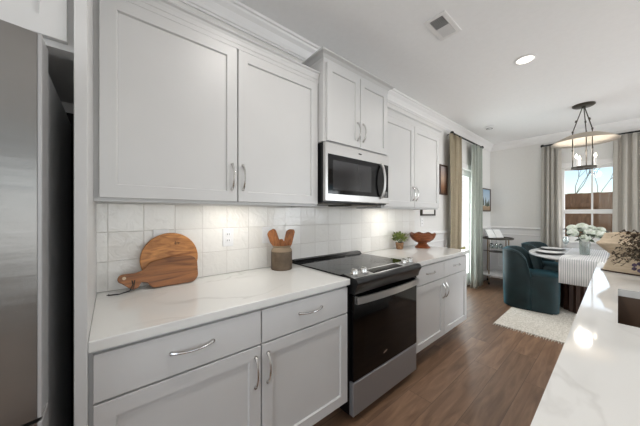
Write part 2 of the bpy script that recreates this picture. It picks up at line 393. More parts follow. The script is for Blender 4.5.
sweep('baseboard_right', BP_, (RW, YR, 0), (RW, 3.61, 0), (-1, 0, 0))
# picture-frame mouldings of the wainscot
def panelframe(name, axis, at, a0, a1, z0, z1, sgn):
    b = MB(); w = .028; t = .014
    def bx(u0, u1, q0, q1):
        lo, hi = sorted((at, at+sgn*t))
        if axis == 'x': b.box((lo, u0, q0), (hi, u1, q1), .004)
        else: b.box((u0, lo, q0), (u1, hi, q1), .004)
    bx(a0, a1, z1-w, z1); bx(a0, a1, z0, z0+w); bx(a0, a0+w, z0+w, z1-w); bx(a1-w, a1, z0+w, z1-w)
    struct(b.build(name, M['trim']))
panelframe('trim_8', 'y', YB, .12, .93, .24, .925, -1)
panelframe('trim_9', 'x', 0, 5.33, 6.0, .24, .925, 1)
panelframe('trim_10', 'x', 0, 3.2, 4.02, .24, .925, 1)
panelframe('trim_11', 'y', YB, 2.0, 3.1, .24, .925, -1)
# white lower wall of the wainscot
b = MB(); b.box((0, 3.105, 0), (.004, D0-.09, RZ)).box((0, D1+.09, 0), (.004, YB, RZ)); struct(b.build('trim_12', M['trim']))
b = MB(); b.box((.004, YB-.004, 0), (W0-.09, YB, RZ)).box((W0-.09, YB-.004, 0), (W1+.09, YB, WZ0-.1)).box((W1+.09, YB-.004, 0), (RW, YB, RZ)); struct(b.build('trim_13', M['trim']))

# back window
w = MB(); c0 = .085
w.box((W0-c0, YB-.02, WZ0-.02), (W0, YB, WZ1+c0), .003).box((W1, YB-.02, WZ0-.02), (W1+c0, YB, WZ1+c0), .003)
w.box((W0, YB-.02, WZ1), (W1, YB, WZ1+c0), .003).box((W0-c0-.02, YB-.05, WZ0-.045), (W1+c0+.02, YB+.03, WZ0-.018), .004).box((W0-c0, YB-.02, WZ0-.12), (W1+c0, YB, WZ0-.045), .003)
win = struct(w.build('window_1', M['trim']))
s = MB(); fy0, fy1 = YB+.04, YB+.085; fr = .045
mid = (W0+W1)/2
s.box((W0, fy0, WZ0), (W0+fr, fy1, WZ1), .003).box((W1-fr, fy0, WZ0), (W1, fy1, WZ1), .003).box((W0+fr, fy0, WZ1-fr), (W1-fr, fy1, WZ1), .003)
s.box((W0+fr, fy0, WZ0), (W1-fr, fy1, WZ0+.06), .003).box((W0+fr, fy0-.01, 1.325), (W1-fr, fy1, 1.395), .003)
s.box((mid-.011, fy0+.01, WZ0+.06), (mid+.011, fy1-.01, 1.325)).box((mid-.011, fy0+.01, 1.395), (mid+.011, fy1-.01, WZ1-fr))
s.build('window_sash', M['trim'], win)
s = MB(); s.box((W0+fr, YB+.061, WZ0+.06), (W1-fr, YB+.064, WZ1-fr)); s.build('window_pane', M['pane'], win)

# glazed door in the left wall
w = MB()
w.box((0, D0-.09, 0), (.02, D0, DH+.09), .003).box((0, D1, 0), (.02, D1+.09, DH+.09), .003).box((0, D0, DH), (.02, D1, DH+.09), .003)
dr = struct(w.build('door_1', M['trim']))
s = MB(); a0, a1 = -.09, -.045; st = .11
s.box((a0, D0+.005, .01), (a1, D0+st, DH-.005), .003).box((a0, D1-st, .01), (a1, D1-.005, DH-.005), .003)
s.box((a0, D0+st, DH-st), (a1, D1-st, DH-.005), .003).box((a0, D0+st, .01), (a1, D1-st, .24), .003)
s.build('door_leaf', M['trim'], dr)
s = MB(); s.box((-.07, D0+st, .24), (-.065, D1-st, DH-st)); s.build('door_pane', M['pane'], dr)
s = MB(); s.tube([(a1, D0+.055, 1.0), (0.01, D0+.055, 1.0)], .012).tube([(.01, D0+.055, 1.0), (.01, D0+.16, 1.0)], .009); s.build('door_handle', M['mattblack'], dr, True)

# ------------------------------------------------------------------ outdoors
b = MB(); b.box((-12, -8, -.35), (16, 22, -.3)); struct(b.build('ground_outside', M['grass']))
fn = thing('board_fence', 'brown wooden board fence across the yard outside the back window', 'fence', (1.2, 9.4, -.3))
b = MB()
for i in range(46):
    x = -1.2+i*.146; b.box((x, 9.4, -.3), (x+.1445, 9.42, 1.86+.006*math.sin(i*2.3)))
b.build('board', M['fence'], fn)
fn.children[0].name = 'fence_boards'
b = MB(); b.box((-1.2, 9.36, 1.5), (5.5, 9.4, 1.6)); b.build('fence_rail', M['fence'], fn)
for z in (.1, .8):
    b = MB(); b.box((-1.2, 9.36, z), (5.5, 9.4, z+.1)); b.build('fence_rail', M['fence'], fn)
for x in (-1.1, .45, 2.7, 5.0):
    b = MB(); b.box((x, 9.26, -.3), (x+.1, 9.355, 1.95)); b.build('fence_post', M['fence'], fn)
nh = thing('neighbour_house', 'white sided house standing outside the glazed door', 'house', (-3.2, 9, -.3))  # house added so the door gap fills with blown-out white
b = MB()
for i in range(28):
    z = -.3+i*.19; b.prism([(0, z), (.02, z), (.0, z+.19)], 18, Matrix(((1, 0, 0, -3.2), (0, 0, -1, 18), (0, 1, 0, 0), (0, 0, 0, 1))))
b.box((-6.7, 0, -.3), (-3.2, 18, 5.0)); b.build('siding', M['siding'], nh)
b = MB(); b.prism([(-7.0, 5.0), (-2.8, 5.0), (-4.9, 6.6)], 18.6, Matrix(((1, 0, 0, 0), (0, 0, -1, 18.3), (0, 1, 0, 0), (0, 0, 0, 1)))); b.build('roof', M['stone'], nh)

def branch(b, p, d, ln, r, depth):
    q = p+d*ln; mid_ = (p+q)/2+Vector((random.uniform(-.05, .05), random.uniform(-.05, .05), 0))*ln
    b.tube([p, mid_, q], [r, r*.85, r*.7], 6, False)
    if depth == 0: return [q]
    out = []
    for k in range(3):
        nd = (d+Vector((random.uniform(-.8, .8), random.uniform(-.8, .8), random.uniform(-.1, .6)))).normalized()
        out += branch(b, q, nd, ln*.72, r*.62, depth-1)
    return out
tr = thing('bare_tree', 'thin bare tree against the sky beyond the brown fence', 'tree', (.55, 11.0, -.3))
b = MB(); tips = branch(b, Vector((.55, 11.0, -.3)), Vector((.1, 0, 1)), 1.35, .022, 5); b.build('trunk', M['bark'], tr, True)
b = MB()
for t in tips:
    for k in range(2):
        if random.random() < .6: b.leaf(t+Vector((random.uniform(-.1, .1),)*3), (random.uniform(-1, 1), random.uniform(-1, 1), random.uniform(-1, .3)), (0, 0, 1), .06, .035)
b.build('leaves', M['shrub'], tr)
def shrub(x, y, r, h, label):
    t = thing('garden_shrub', label, 'shrub', (x, y, -.3), 0, 'shrubs along the fence')
    b = MB()
    for k in range(420):
        a = random.uniform(0, 2*PI); u = random.uniform(-.2, 1); rr = r*math.sqrt(max(0, 1-u*u*.8))*random.uniform(.6, 1)
        b.leaf((x+rr*math.cos(a), y+rr*math.sin(a), -.3+h*.5+u*h*.5), (math.cos(a), math.sin(a), random.uniform(-.2, .8)), (0, 0, 1), .12, .06)
    b.build('leaves', M['shrub'], t)
    b = MB(); b.tube([(x, y, -.3), (x, y, -.3+h*.7)], .02, 6)
    for k in range(5):
        a = k*1.3; b.tube([(x, y, -.3+h*.2), (x+r*.6*math.cos(a), y+r*.6*math.sin(a), -.3+h*.6)], .01, 5)
    b.build('stem', M['bark'], t)
shrub(.35, 8.6, .45, 1.25, 'yellow green shrub at the left end of the fence seen through the window')
shrub(1.75, 8.8, .45, 1.15, 'yellow green shrub in front of the fence behind the hydrangeas')

# ------------------------------------------------------------------ cabinetry helpers
def shaker(b, x, y0, y1, z0, z1, th=.019, rail=.057, dep=.010, flat=False):
    """door or drawer front lying in the plane x (its back), facing +x"""
    xf = x+th; e = .0015
    def ring(y0, y1, z0, z1, xx): return [b.bm.verts.new((xx, y, z)) for y, z in ((y0, z0), (y1, z0), (y1, z1), (y0, z1))]
    rs = [ring(y0, y1, z0, z1, x), ring(y0, y1, z0, z1, xf-e), ring(y0+e, y1-e, z0+e, z1-e, xf)]
    if not flat:
        rs += [ring(y0+rail, y1-rail, z0+rail, z1-rail, xf), ring(y0+rail+.004, y1-rail-.004, z0+rail+.004, z1-rail-.004, xf-dep)]
    b.bm.faces.new(rs[0][::-1])
    for p, q in zip(rs, rs[1:]):
        for k in range(4): b.bm.faces.new((p[k], p[(k+1) % 4], q[(k+1) % 4], q[k]))
    b.bm.faces.new(rs[-1]); return b
def pull(parent, x, y, z, ln, vertical, m='nickel'):
    """arched bow pull standing off the front plane x"""
    b = MB(); pts = []; rr = []
    for i in range(13):
        t = -1+2*i/12; off = .030*(1-t*t)**.75
        s_ = t*ln/2
        pts.append((x+.001+off, y, z+s_) if vertical else (x+.001+off, y+s_, z)); rr.append(.0048+.0022*(abs(t)**3))
    b.tube(pts, rr, 8)
    for t in (-1, 1):
        p = (x, y, z+t*ln/2) if vertical else (x, y+t*ln/2, z)
        q = (x+.006, p[1], p[2]); b.tube([p, q], .008, 10)
    return b.build('handle', M[m], parent, True)
def door(parent, x, y0, y1, z0, z1, hy=None, hz=None, hl=.14, rail=.057):
    b = MB(); shaker(b, x, y0, y1, z0, z1, rail=rail); o = b.build('door', M['cabinet'], parent)
    if hy is not None: pull(o, x+.019, hy, hz, hl, True)
    return o
def drawer(parent, x, y0, y1, z0, z1, hl=.15):
    b = MB(); shaker(b, x, y0, y1, z0, z1, flat=True); o = b.build('drawer', M['cabinet'], parent)
    pull(o, x+.019, (y0+y1)/2, (z0+z1)/2+.008, hl, False); return o
def cabcrown(parent, x, y0, y1, z, h=.05, out=.035, left=True, right=True):
    """small cornice around the cabinet top"""
    b = MB(); pr = [(0, 0), (.0015, 0), (.003, h*.45), (out*.45, h*.72), (out*.9, h*.84), (out, h*.88), (out, h), (0, h)]
    def path(o_, zz): return [(0.005, y0-(o_ if left else 0), zz), (x+o_, y0-(o_ if left else 0), zz), (x+o_, y1+(o_ if right else 0), zz), (0.005, y1+(o_ if right else 0), zz)]
    rows = [[b.bm.verts.new(p) for p in path(o_, z+zz)] for o_, zz in pr]
    n = len(rows)
    for i in range(n):
        a, c = rows[i], rows[(i+1) % n]
        for k in range(3): b.bm.faces.new((a[k], a[k+1], c[k+1], c[k]))
    b.bm.faces.new([r[0] for r in rows]); b.bm.faces.new([r[3] for r in rows][::-1])
    b.build('cornice', M['cabinet'], parent)

YP0, YP1 = -.086, -.0555   # tall panel
Y0, Y1, Y2, Y3 = -.055, 1.149, 1.917, 3.045

# ---- refrigerator enclosure
fc = thing('refrigerator_cabinet', 'light grey wall cabinet and tall side panel built around the refrigerator', 'cabinet', (.3, -.5, 0))
b = MB(); b.box((.003, YP0, .0), (.66, YP1, 2.33), .0015); b.build('side_panel', M['cabinet'], fc)
b = MB(); b.box((.003, -1.04, 0), (.66, -1.005, 2.33), .0015); b.build('side_panel', M['cabinet'], fc)
b = MB(); b.box((.003, -1.004, 1.86), (.618, YP0-.001, 2.33)); b.box((.56, -1.004, 1.826), (.6185, YP0-.001, 1.875)); b.build('body', M['cabinet'], fc)
door(fc, .6195, -.545, -.102, 1.845, 2.31); door(fc, .6195, -.975, -.552, 1.845, 2.31)
b = MB(); b.box((.003, -1.0, 0), (.006, YP0-.002, 1.81)); b.build('back_panel', M['dark'], fc)  # dark sheet: shade of the refrigerator gap put into its colour
cabcrown(fc, .66, -1.04, YP1, 2.33, left=True, right=False)

# ---- refrigerator
fx, fy = .72, -.137
rf = thing('refrigerator', 'stainless steel french door refrigerator at the left edge of the kitchen', 'refrigerator', (.4, -.55, 0))
b = MB(); b.box((.04, -.955, .02), (fx-.03, fy-.008, 1.75), .004); b.build('body', M['fridgeside'], rf)
def fridge_door(y0, y1, z0, z1, name='door'):
    b = MB(); n = 12; outl = []
    for i in range(n+1):
        t = i/n; y = y0+(y1-y0)*t; u = 2*t-1
        outl.append((fx+.058+.022*(1-u*u), y))
    outl = [(fx-.025, y0), (fx+.045, y0)]+[(outl[0][0], y0+.006)]+outl[1:-1]+[(outl[-1][0], y1-.006), (fx+.045, y1), (fx-.025, y1)]
    b.prism(outl, z1-z0, Matrix.Translation((0, 0, z0)))
    o = b.build(name, M['fridgesteel'], rf, True)
    b = MB(); b.box((fx-.025, y1-.0055, z0), (fx+.0585, y1+.003, z1), .0015); b.build('door_edge', M['edgegrey'], o)
    return o
d1 = fridge_door(-.545, fy, .80, 1.776); d2 = fridge_door(-.955, -.549, .80, 1.776); d3 = fridge_door(-.955, fy, .06, .79, 'freezer_drawer')
for d_, y in ((d1, -.50), (d2, -.594)):
    b = MB(); b.tube([(fx+.075, y, .90), (fx+.125, y, .92), (fx+.125, y, 1.60), (fx+.075, y, 1.62)], .011); b.build('handle', M['nickel'], d_, True)
b = MB(); b.tube([(fx+.075, -.88, .72), (fx+.125, -.86, .72), (fx+.125, -.23, .72), (fx+.075, -.21, .72)], .011); b.build('handle', M['nickel'], d3, True)
b = MB(); b.box((fx-.06, fy-.12, 1.75), (fx+.02, fy-.03, 1.78), .006); b.build('hinge_cover', M['fridgeside'], rf)
b = MB(); b.box((.1, -.93, 0.0), (fx-.02, fy-.03, .05)); b.build('toe_grille', M['mattblack'], rf)

# ---- wall cabinets left of the range
def upper(name, label, y0, y1, split, z0, z1, x, handles, hz, crownargs):
    t = thing(name, label, 'cabinet', (0.003, (y0+y1)/2, z0), 0)
    b = MB(); b.box((.003, y0, z0+.022), (x-.021, y1, z1)); b.box((x-.04, y0, z0), (x-.021, y1, z0+.022)).box((.003, y0, z0), (x-.04, y0+.018, z0+.022)).box((.003, y1-.018, z0), (x-.04, y1, z0+.022))
    b.build('body', M['cabinet'], t)
    b = MB(); b.box((x-.0205, y0, z1-.0247), (x-.001, y1, z1)); b.build('frieze', M['cabinet'], t)
    dz0 = z0+.016; dz1 = z1-.025; g = .0035
    door(t, x-.020, y0+.018, split-g, dz0, dz1, split-g-.03 if handles else None, hz)
    door(t, x-.020, split+g, y1-.006, dz0, dz1, split+g+.026, hz)
    cabcrown(t, x, y0, y1, z1, *crownargs)
    return t
u1 = upper('wall_cabinet', 'wide light grey two door wall cabinet between tall panel and microwave', Y0, Y1, .555, 1.372, 2.282, .335, True, 1.527, (.05, .018, False, False))
u2 = upper('wall_cabinet', 'light grey wall cabinet above the counter with the red wooden bowl', 1.92, 3.05, 2.47, 1.372, 2.270, .335, True, 1.53, (.045, .018, False, True))
u3 = thing('wall_cabinet', 'short light grey raised cabinet directly above the microwave', 'cabinet', (.003, 1.53, 1.836))
b = MB(); b.box((.003, Y1+.004, 1.836), (.384, Y2+.0, 2.41)); b.build('body', M['cabinet'], u3)
door(u3, .385, Y1+.024, 1.522, 1.842, 2.395, 1.49, 1.965, rail=.05); door(u3, .385, 1.529, Y2-.03, 1.842, 2.395, 1.557, 1.968, rail=.05)
cabcrown(u3, .386, Y1+.004, Y2, 2.40, .06, .045, True, True)
# under-cabinet lamps
for u_, y in ((u1, .62), (u2, 2.28)):
    b = MB(); b.box((.16, y-.14, 1.384), (.22, y+.14, 1.3935), .003); b.build('light_bar', M['lens'], u_)
    l = area((.19, y, 1.382), (0, 0, 0), .05, .26, .62, (1, .96, .9), 'under_cabinet_light')

# ---- base cabinets
def base(name, label, y0, y1, split, endpanel):
    t = thing(name, label, 'cabinet', (.3, (y0+y1)/2, 0))
    b = MB(); b.box((.003, y0, .134), (.62, y1, .876)); b.build('body', M['cabinet'], t)
    b = MB(); b.box((.003, y0+.002, 0), (.50, y1-.002, .134)); b.build('toe_kick', M['cabinet'], t)
    g = .0035
    drawer(t, .621, y0+.012, split-g, .706, .862); drawer(t, .621, split+g, y1-.012, .706, .862)
    door(t, .621, y0+.012, split-g, .150, .698, split-g-.028, .583); door(t, .621, split+g, y1-.012, .150, .698, split+g+.028, .583)
    return t
base('base_cabinet', 'light grey base cabinet with two drawers and two doors left of the range', Y0, Y1-.006, .547, False)
base('base_cabinet', 'light grey base cabinet with two drawers and two doors right of the range', Y2+.004, Y3, 2.475, True)

def slab(name, label, y0, y1):
    b = MB(); b.box((.003, y0, .876), (.650, y1, .914), .004, 2); o = b.build(name, M['quartz']); return tag(o, label, 'countertop')
slab('countertop', 'white veined quartz worktop under cutting boards and stoneware jar', YP1+.0002, Y1-.002)
slab('countertop', 'white veined quartz worktop holding small green plant and wooden bowl', Y2+.002, 3.085)
b = MB(); b.box((.0, YP1+.0002, .9142), (.010, 3.05, 1.372)); b.box((0, Y1, 1.372), (.010, Y2, 1.39))
struct(b.build('trim_14', M['tile']))

# ---- outlets and switches on the backsplash
def outlet(y0, y1, z0, z1, label, kind='outlet', x=.010):
    t = thing('wall_outlet' if kind == 'outlet' else 'light_switch', label, 'outlet' if kind == 'outlet' else 'switch', (x, (y0+y1)/2, z0))
    b = MB(); b.box((x, y0, z0), (x+.006, y1, z1), .002); b.build('cover_plate', M['plastic'], t)
    ym = (y0+y1)/2; zm = (z0+z1)/2
    if kind == 'outlet':
        for dz in (-.021, .021):
            b = MB(); b.box((x+.006, ym-.016, zm+dz-.014), (x+.008, ym+.016, zm+dz+.014), .0015); r_ = b.build('socket', M['plastic'], t)
            b = MB(); b.box((x+.008, ym-.008, zm+dz-.005), (x+.0085, ym-.005, zm+dz+.006)).box((x+.008, ym+.005, zm+dz-.005), (x+.0085, ym+.008, zm+dz+.006)); b.build('slot', M['slot'], r_)
    else:
        b = MB(); b.box((x+.006, ym-.016, zm-.032), (x+.010, ym+.016, zm+.032), .002); b.build('rocker', M['plastic'], t)
outlet(.578, .650, 1.098, 1.220, 'white wall outlet between the cutting boards and the stoneware jar')
outlet(.868, .940, 1.098, 1.220, 'white switch plate on tiles behind the stoneware jar', 'switch')
outlet(.185, .262, 1.105, 1.228, 'white wall outlet mostly hidden behind the round cutting board')
outlet(3.22, 3.29, 1.15, 1.27, 'small white outlet on painted wall above the wooden bowl', 'outlet', 0)

# ------------------------------------------------------------------ range
rg = thing('range', 'black and stainless steel slide in electric range between base cabinets', 'stove', (.35, 1.53, 0))
RY0, RY1 = Y1+.004, Y2-.002
b = MB(); b.box((.02, RY0, .045), (.629, RY1, .905), .002); b.build('body', M['black'], rg)
for x in (.08, .58):
    for y in (RY0+.06, RY1-.06):
        b = MB(); b.tube([(x, y, 0), (x, y, .045)], .018); b.build('foot', M['mattblack'], rg)
b = MB(); b.box((.012, Y1-.012, .915), (.572, Y2+.012, .924), .003, 2); b.build('cooktop', M['glassblack'], rg)
b = MB()
for x, y, r in ((.17, 1.34, .075), (.17, 1.72, .09), (.42, 1.34, .105), (.42, 1.74, .08), (.27, 1.53, .05)):
    b.lathe([(r, 0), (r, .0004), (r-.003, .0004), (r-.003, 0)], (x, y, .924), 40)
b.build('burner_ring', mat('burner_marking', (70, 70, 72), .3), rg)
b = MB(); pf = [(.011, .915), (.070, .915), (.070, .926), (.050, .944), (.016, .947), (.011, .94)]
b.prism(pf, Y2-Y1+.024, Matrix(((1, 0, 0, 0), (0, 0, -1, Y2+.012), (0, 1, 0, 0), (0, 0, 0, 1)))); b.build('rear_trim', M['black'], rg)
# control housing: sloped top, rounded nose and tall black face
XZ = lambda y: Matrix(((1, 0, 0, 0), (0, 0, -1, y), (0, 1, 0, 0), (0, 0, 0, 1)))
pf = [(.572, .905), (.572, .926), (.585, .930)]
for i in range(8):
    a = math.radians(75-i*17); pf.append((.683+.024*math.cos(a), .893+.024*math.sin(a)))
pf += [(.690, .855), (.680, .820), (.572, .820)]
b = MB(); b.prism(pf, Y2-Y1-.003, XZ(Y2-.0015)); b.build('control_housing', M['black'], rg, True)
sl = math.atan2(.930-.917, .585-.683)   # slope of top face
def onslope(x, h=0): return .930-(x-.585)*(.0138/.0985)+h
b = MB(); b.prism([(.588, onslope(.588, .0002)), (.588, onslope(.588, .002)), (.676, onslope(.676, .002)), (.676, onslope(.676, .0002))], Y2-Y1-.012, XZ(Y2-.006)); cp = b.build('control_panel', mat('satin_steel', (190, 190, 190), .35, 1), rg)
b = MB(); b.prism([(.598, onslope(.598, .002)), (.598, onslope(.598, .003)), (.666, onslope(.666, .003)), (.666, onslope(.666, .002))], .36, XZ(1.715)); b.build('display', M['glassblack'], cp)
for i, y in enumerate((1.205, 1.295, 1.785, 1.868)):
    b = MB(); x = .632; z = onslope(x, .002)
    b.lathe([(0, 0), (.027, 0), (.027, .006), (.023, .008), (.021, .030), (.019, .033), (0, .033)], (x, y, z), 24)
    b.box((x-.020, y-.0045, z+.030), (x+.020, y+.0045, z+.040), .002)
    b.build('knob', M['nickel'], rg, True)
# oven door with window, steel handle band, logo
b = MB(); b.box((.630, RY0+.002, .268), (.668, RY1-.002, .812), .004); od = b.build('oven_door', mat('oven_glass', (4, 4, 5), .06, Specular_IOR_Level=.25), rg)
b = MB(); b.box((.668, RY0+.11, .38), (.6686, RY1-.11, .66), .0002); b.build('window', mat('oven_window', (6, 6, 7), .05, Specular_IOR_Level=.25), od)
b = MB(); n = 16; po = []; pi_ = []
for i in range(n+1):
    t = i/n; y = RY0+.012+(RY1-RY0-.024)*t; o_ = .024+.026*math.sin(PI*t)**.7
    po.append((.668+o_, y)); pi_.append((.668+o_-.014, y))
b.prism(po+pi_[::-1], .044, Matrix.Translation((0, 0, .758)))
b.box((.667, RY0+.012, .758), (.694, RY0+.034, .802), .002).box((.667, RY1-.034, .758), (.694, RY1-.012, .802), .002)
b.build('handle', M['steel'], od, True)
b = MB(); b.lathe([(0, 0), (1, 0), (1, .0004), (0, .0004)], (0, 0, 0), 24, .024, .007)
bmesh.ops.transform(b.bm, matrix=Matrix.Translation((.6685, 1.485, .352)) @ Matrix.Rotation(math.radians(90), 4, 'Z') @ Matrix.Rotation(math.radians(90), 4, 'X') @ Matrix.Rotation(.25, 4, 'Z'), verts=b.bm.verts[:]); b.build('badge', M['chrome'], od)
b = MB(); b.box((.630, RY0+.002, .050), (.666, RY1-.002, .260), .004); b.build('storage_drawer', M['satin'], rg)

# ------------------------------------------------------------------ microwave
mw = thing('microwave', 'stainless steel microwave mounted over the range below the raised cabinet', 'microwave', (.2, 1.53, 1.40))
MZ0, MZ1 = 1.40, 1.833
b = MB(); b.box((.012, Y1+.007, MZ0), (.372, Y2-.003, MZ1), .003); b.build('body', M['black'], mw)
b = MB(); b.box((.373, Y1+.007, MZ0+.01), (.405, Y2-.003, MZ1-.001), .005); md = b.build('door', M['steel'], mw)
b = MB(); b.box((.405, Y1+.028, MZ0+.062), (.4068, Y2-.02, MZ1-.085), .0008); b.build('glass', M['glassblack'], md)
b = MB(); b.box((.4068, Y1+.075, MZ0+.095), (.4072, Y2-.26, MZ1-.125), .0001); b.build('viewing_window', mat('microwave_window', (38, 38, 40), .08), md)
b = MB(); pts = []
for i in range(15):
    t = -1+2*i/14; pts.append((.407+.012+.034*(1-t*t)**.8, Y2-.135+.0*t, 1.600+t*.142))
b.tube(pts, [.011+.003*abs(2*i/14-1) for i in range(15)], 10); 
for t in (-1, 1): b.tube([(.405, Y2-.135, 1.6+t*.142), (.421, Y2-.135, 1.6+t*.142)], .012)
b.build('handle', M['steel'], md, True)
b = MB(); b.lathe([(0, 0), (1, 0), (1, .0004), (0, .0004)], (0, 0, 0), 24, .022, .006)
bmesh.ops.transform(b.bm, matrix=Matrix.Translation((.4052, 1.52, MZ1-.04)) @ Matrix.Rotation(math.radians(90), 4, 'Z') @ Matrix.Rotation(math.radians(90), 4, 'X'), verts=b.bm.verts[:]); b.build('badge', M['mattblack'], md)
b = MB(); b.box((.04, Y1+.03, MZ0-.006), (.34, Y2-.03, MZ0), .002).box((.10, 1.45, MZ0-.018), (.38, 1.78, MZ0-.006), .003); b.build('vent_grille', M['darkmetal'], mw)
b = MB(); 
for k in range(4): b.box((.4072, Y2-.085, 1.47+k*.012), (.4078, Y2-.035, 1.477+k*.012))
b.build('keypad', mat('keypad_marks', (120, 120, 120), .4), md)

# ------------------------------------------------------------------ island
IX0, IX1, IY0, IY1 = 1.615, 2.72, .25, 3.12
SX0, SX1, SY0, SY1 = 1.722, 2.14, 1.44, 2.105
il = thing('kitchen_island', 'long light grey kitchen island with quartz top at right foreground', 'island', ((IX0+IX1)/2, 1.7, 0))
b = MB(); BX0, BX1 = IX0+.035, IX1-.28
# body left open under the sink
b.box((BX0+.02, IY0+.05, .1), (BX0+.03, IY1-.05, .874)).box((BX1-.02, IY0+.05, .1), (BX1, IY1-.05, .874)).box((BX0+.03, IY0+.05, .1), (BX1-.02, IY0+.07, .874)).box((BX0+.03, IY1-.07, .1), (BX1-.02, IY1-.05, .874)).box((BX0+.08, IY0+.08, 0), (BX1-.04, IY1-.08, .1))
b.build('body', M['cabinet'], il)
yy = IY0+.07; nD = 5; wd = (IY1-IY0-.14)/nD
for k in range(nD):
    b = MB(); shaker(b, 0, -wd/2+.003, wd/2-.003, .12, .86)
    bmesh.ops.transform(b.bm, matrix=Matrix.Translation((BX0+.0195, yy+wd*(k+.5), 0)) @ Matrix.Rotation(PI, 4, 'Z'), verts=b.bm.verts[:]); b.build('door', M['cabinet'], il)
it = MB(); z0, z1 = .876, .914
it.box((IX0, IY0, z0), (SX0, IY1, z1)).box((SX1, IY0, z0), (IX1, IY1, z1)).box((SX0, IY0, z0), (SX1, SY0, z1)).box((SX0, SY1, z0), (SX1, IY1, z1))
bmesh.ops.remove_doubles(it.bm, verts=it.bm.verts[:], dist=1e-5)
tag(it.build('island_countertop', M['quartz']), 'broad white quartz worktop of the island with a sink cutout', 'countertop')
sk_ = thing('kitchen_sink', 'dark brown undermount sink set into the island worktop', 'sink', ((SX0+SX1)/2, (SY0+SY1)/2, .66))
b = MB(); w_ = .012
b.box((SX0-.02, SY0-.02, .66), (SX1+.02, SY1+.02, .672)).box((SX0-.02, SY0-.02, .672), (SX0-.003, SY1+.02, .8755)).box((SX1+.003, SY0-.02, .672), (SX1+.02, SY1+.02, .8755))
b.box((SX0-.003, SY0-.02, .672), (SX1+.003, SY0-.003, .8755)).box((SX0-.003, SY1+.003, .672), (SX1+.003, SY1+.02, .8755))
b.build('basin', mat('dark_composite', (92, 74, 60), .4), sk_)
b = MB(); b.lathe([(0, 0), (.045, 0), (.045, .003), (.03, .004), (0, .002)], ((SX0+SX1)/2, (SY0+SY1)/2, .672), 24); b.build('drain', M['chrome'], sk_, True)

# ---- wooden pedestal stand on the island
ps = thing('wooden_pedestal_bowl', 'pale wooden bowl on waisted square pedestal at far end of island', 'bowl', (1.822, 2.795, .9142), -.35)
def sq(b, prof, n=6):
    """stack of rounded square sections: (half width, z)"""
    rings = []
    for w_, z in prof:
        r = []
        for k in range(32):
            a = 2*PI*k/32; c_, s_ = math.cos(a), math.sin(a); e = 2/n
            r.append(b.bm.verts.new((w_*abs(c_)**e*(1 if c_ >= 0 else -1), w_*abs(s_)**e*(1 if s_ >= 0 else -1), z)))
        rings.append(r)
    b.bm.faces.new(rings[0][::-1]); b.bm.faces.new(rings[-1])
    for p, q in zip(rings, rings[1:]):
        for k in range(32): b.bm.faces.new((p[k], p[(k+1) % 32], q[(k+1) % 32], q[k]))
b = MB(); sq(b, [(.155, 0), (.157, .008)]); b.build('foot_plate', M['walnut'], ps, world=False)
b = MB(); sq(b, [(.148, .008), (.142, .03), (.128, .075), (.118, .115), (.120, .122)]); b.build('pedestal', M['palewood'], ps, True, world=False)
b = MB(); sq(b, [(.12, .122), (.13, .135), (.160, .172), (.174, .190), (.174, .200), (.160, .212), (.148, .240), (.140, .268), (.130, .268), (.132, .24)]); b.build('bowl', M['palewood'], ps, True, world=False)

# ---- dried plant in dark pot
PX, PY = 1.862, 2.435
dp = thing('dried_plant', 'dark dried leafy branches in a pot at right edge of the island', 'plant', (PX, PY, .914))
b = MB(); b.lathe([(0, 0), (.04, 0), (.055, .03), (.058, .07), (.045, .10), (.05, .11), (.04, .11), (.035, .10), (0, .1)], (PX, PY, .914), 24); b.build('pot', M['stone'], dp, True)
bs_ = MB(); bl = MB(); bf = MB()
for k in range(80):
    a = random.uniform(0, 2*PI); out = random.uniform(.05, .19); h = random.uniform(-.04, .20); c_ = Vector((PX, PY, 1.02))
    d = Vector((math.cos(a), math.sin(a), 0)); pts = [c_+d*out*t+Vector((0, 0, (h+.10)*t*(1.35-.55*t*t) - .07*t**3)) for t in (0, .25, .5, .75, 1)]
    for p_ in pts: p_.z = max(p_.z, .93)
    bs_.tube(pts, .0014, 5)
    for j in range(30):
        t = random.uniform(.2, 1)*4; i = min(3, int(t)); p = pts[i].lerp(pts[i+1], t-i)
        bl.leaf(p, (random.uniform(-1, 1), random.uniform(-1, 1), random.uniform(-.6, 1)), (0, .2, 1), random.uniform(.013, .025), random.uniform(.008, .014))
for k in range(8):
    bf = MB(); bf.sphere((1.785+.011*(k % 4)*1.8, 2.42+random.uniform(-.03, .03), .985+.03*(k//4)+random.uniform(-.006, .006)), .012, 1); bf.build('flower_head', M['driedpurple'], dp, True)
bs_.build('stems', M['bark'], dp); bl.build('leaves', M['dried'], dp)

# ------------------------------------------------------------------ things on the left counter
# round board, leaning on the tiles
def lean(x0, y, z, ang):  # local: X along +y world, Y up the board, Z out of the wall
    return Matrix.Translation((x0, y, z)) @ Matrix(((0, 0, 1, 0), (1, 0, 0, 0), (0, 1, 0, 0), (0, 0, 0, 1))) @ Matrix.Rotation(ang, 4, 'X')
RC = .9155
rbt = thing('round_cutting_board', 'round honey brown wooden cutting board leaning on the backsplash tiles', 'cutting board', (.06, .265, RC))
b = MB(); R_ = .146; Mx = lean(.053, .268, RC, math.radians(-7))
b.lathe([(0, 0), (R_-.003, 0), (R_, .003), (R_, .015), (R_-.003, .018), (0, .018)], (0, 0, 0), 56)
bmesh.ops.transform(b.bm, matrix=Mx @ Matrix.Translation((0, R_, 0)), verts=b.bm.verts[:]); b.build('board', M['board2'], rbt, True)
b = MB()
for k in range(3): b.box((-.012+k*.009, -.010, .018), (-.009+k*.009, .012-.004*k, .0185))
b.box((-.016, -.002, .018), (.016, .001, .0185))
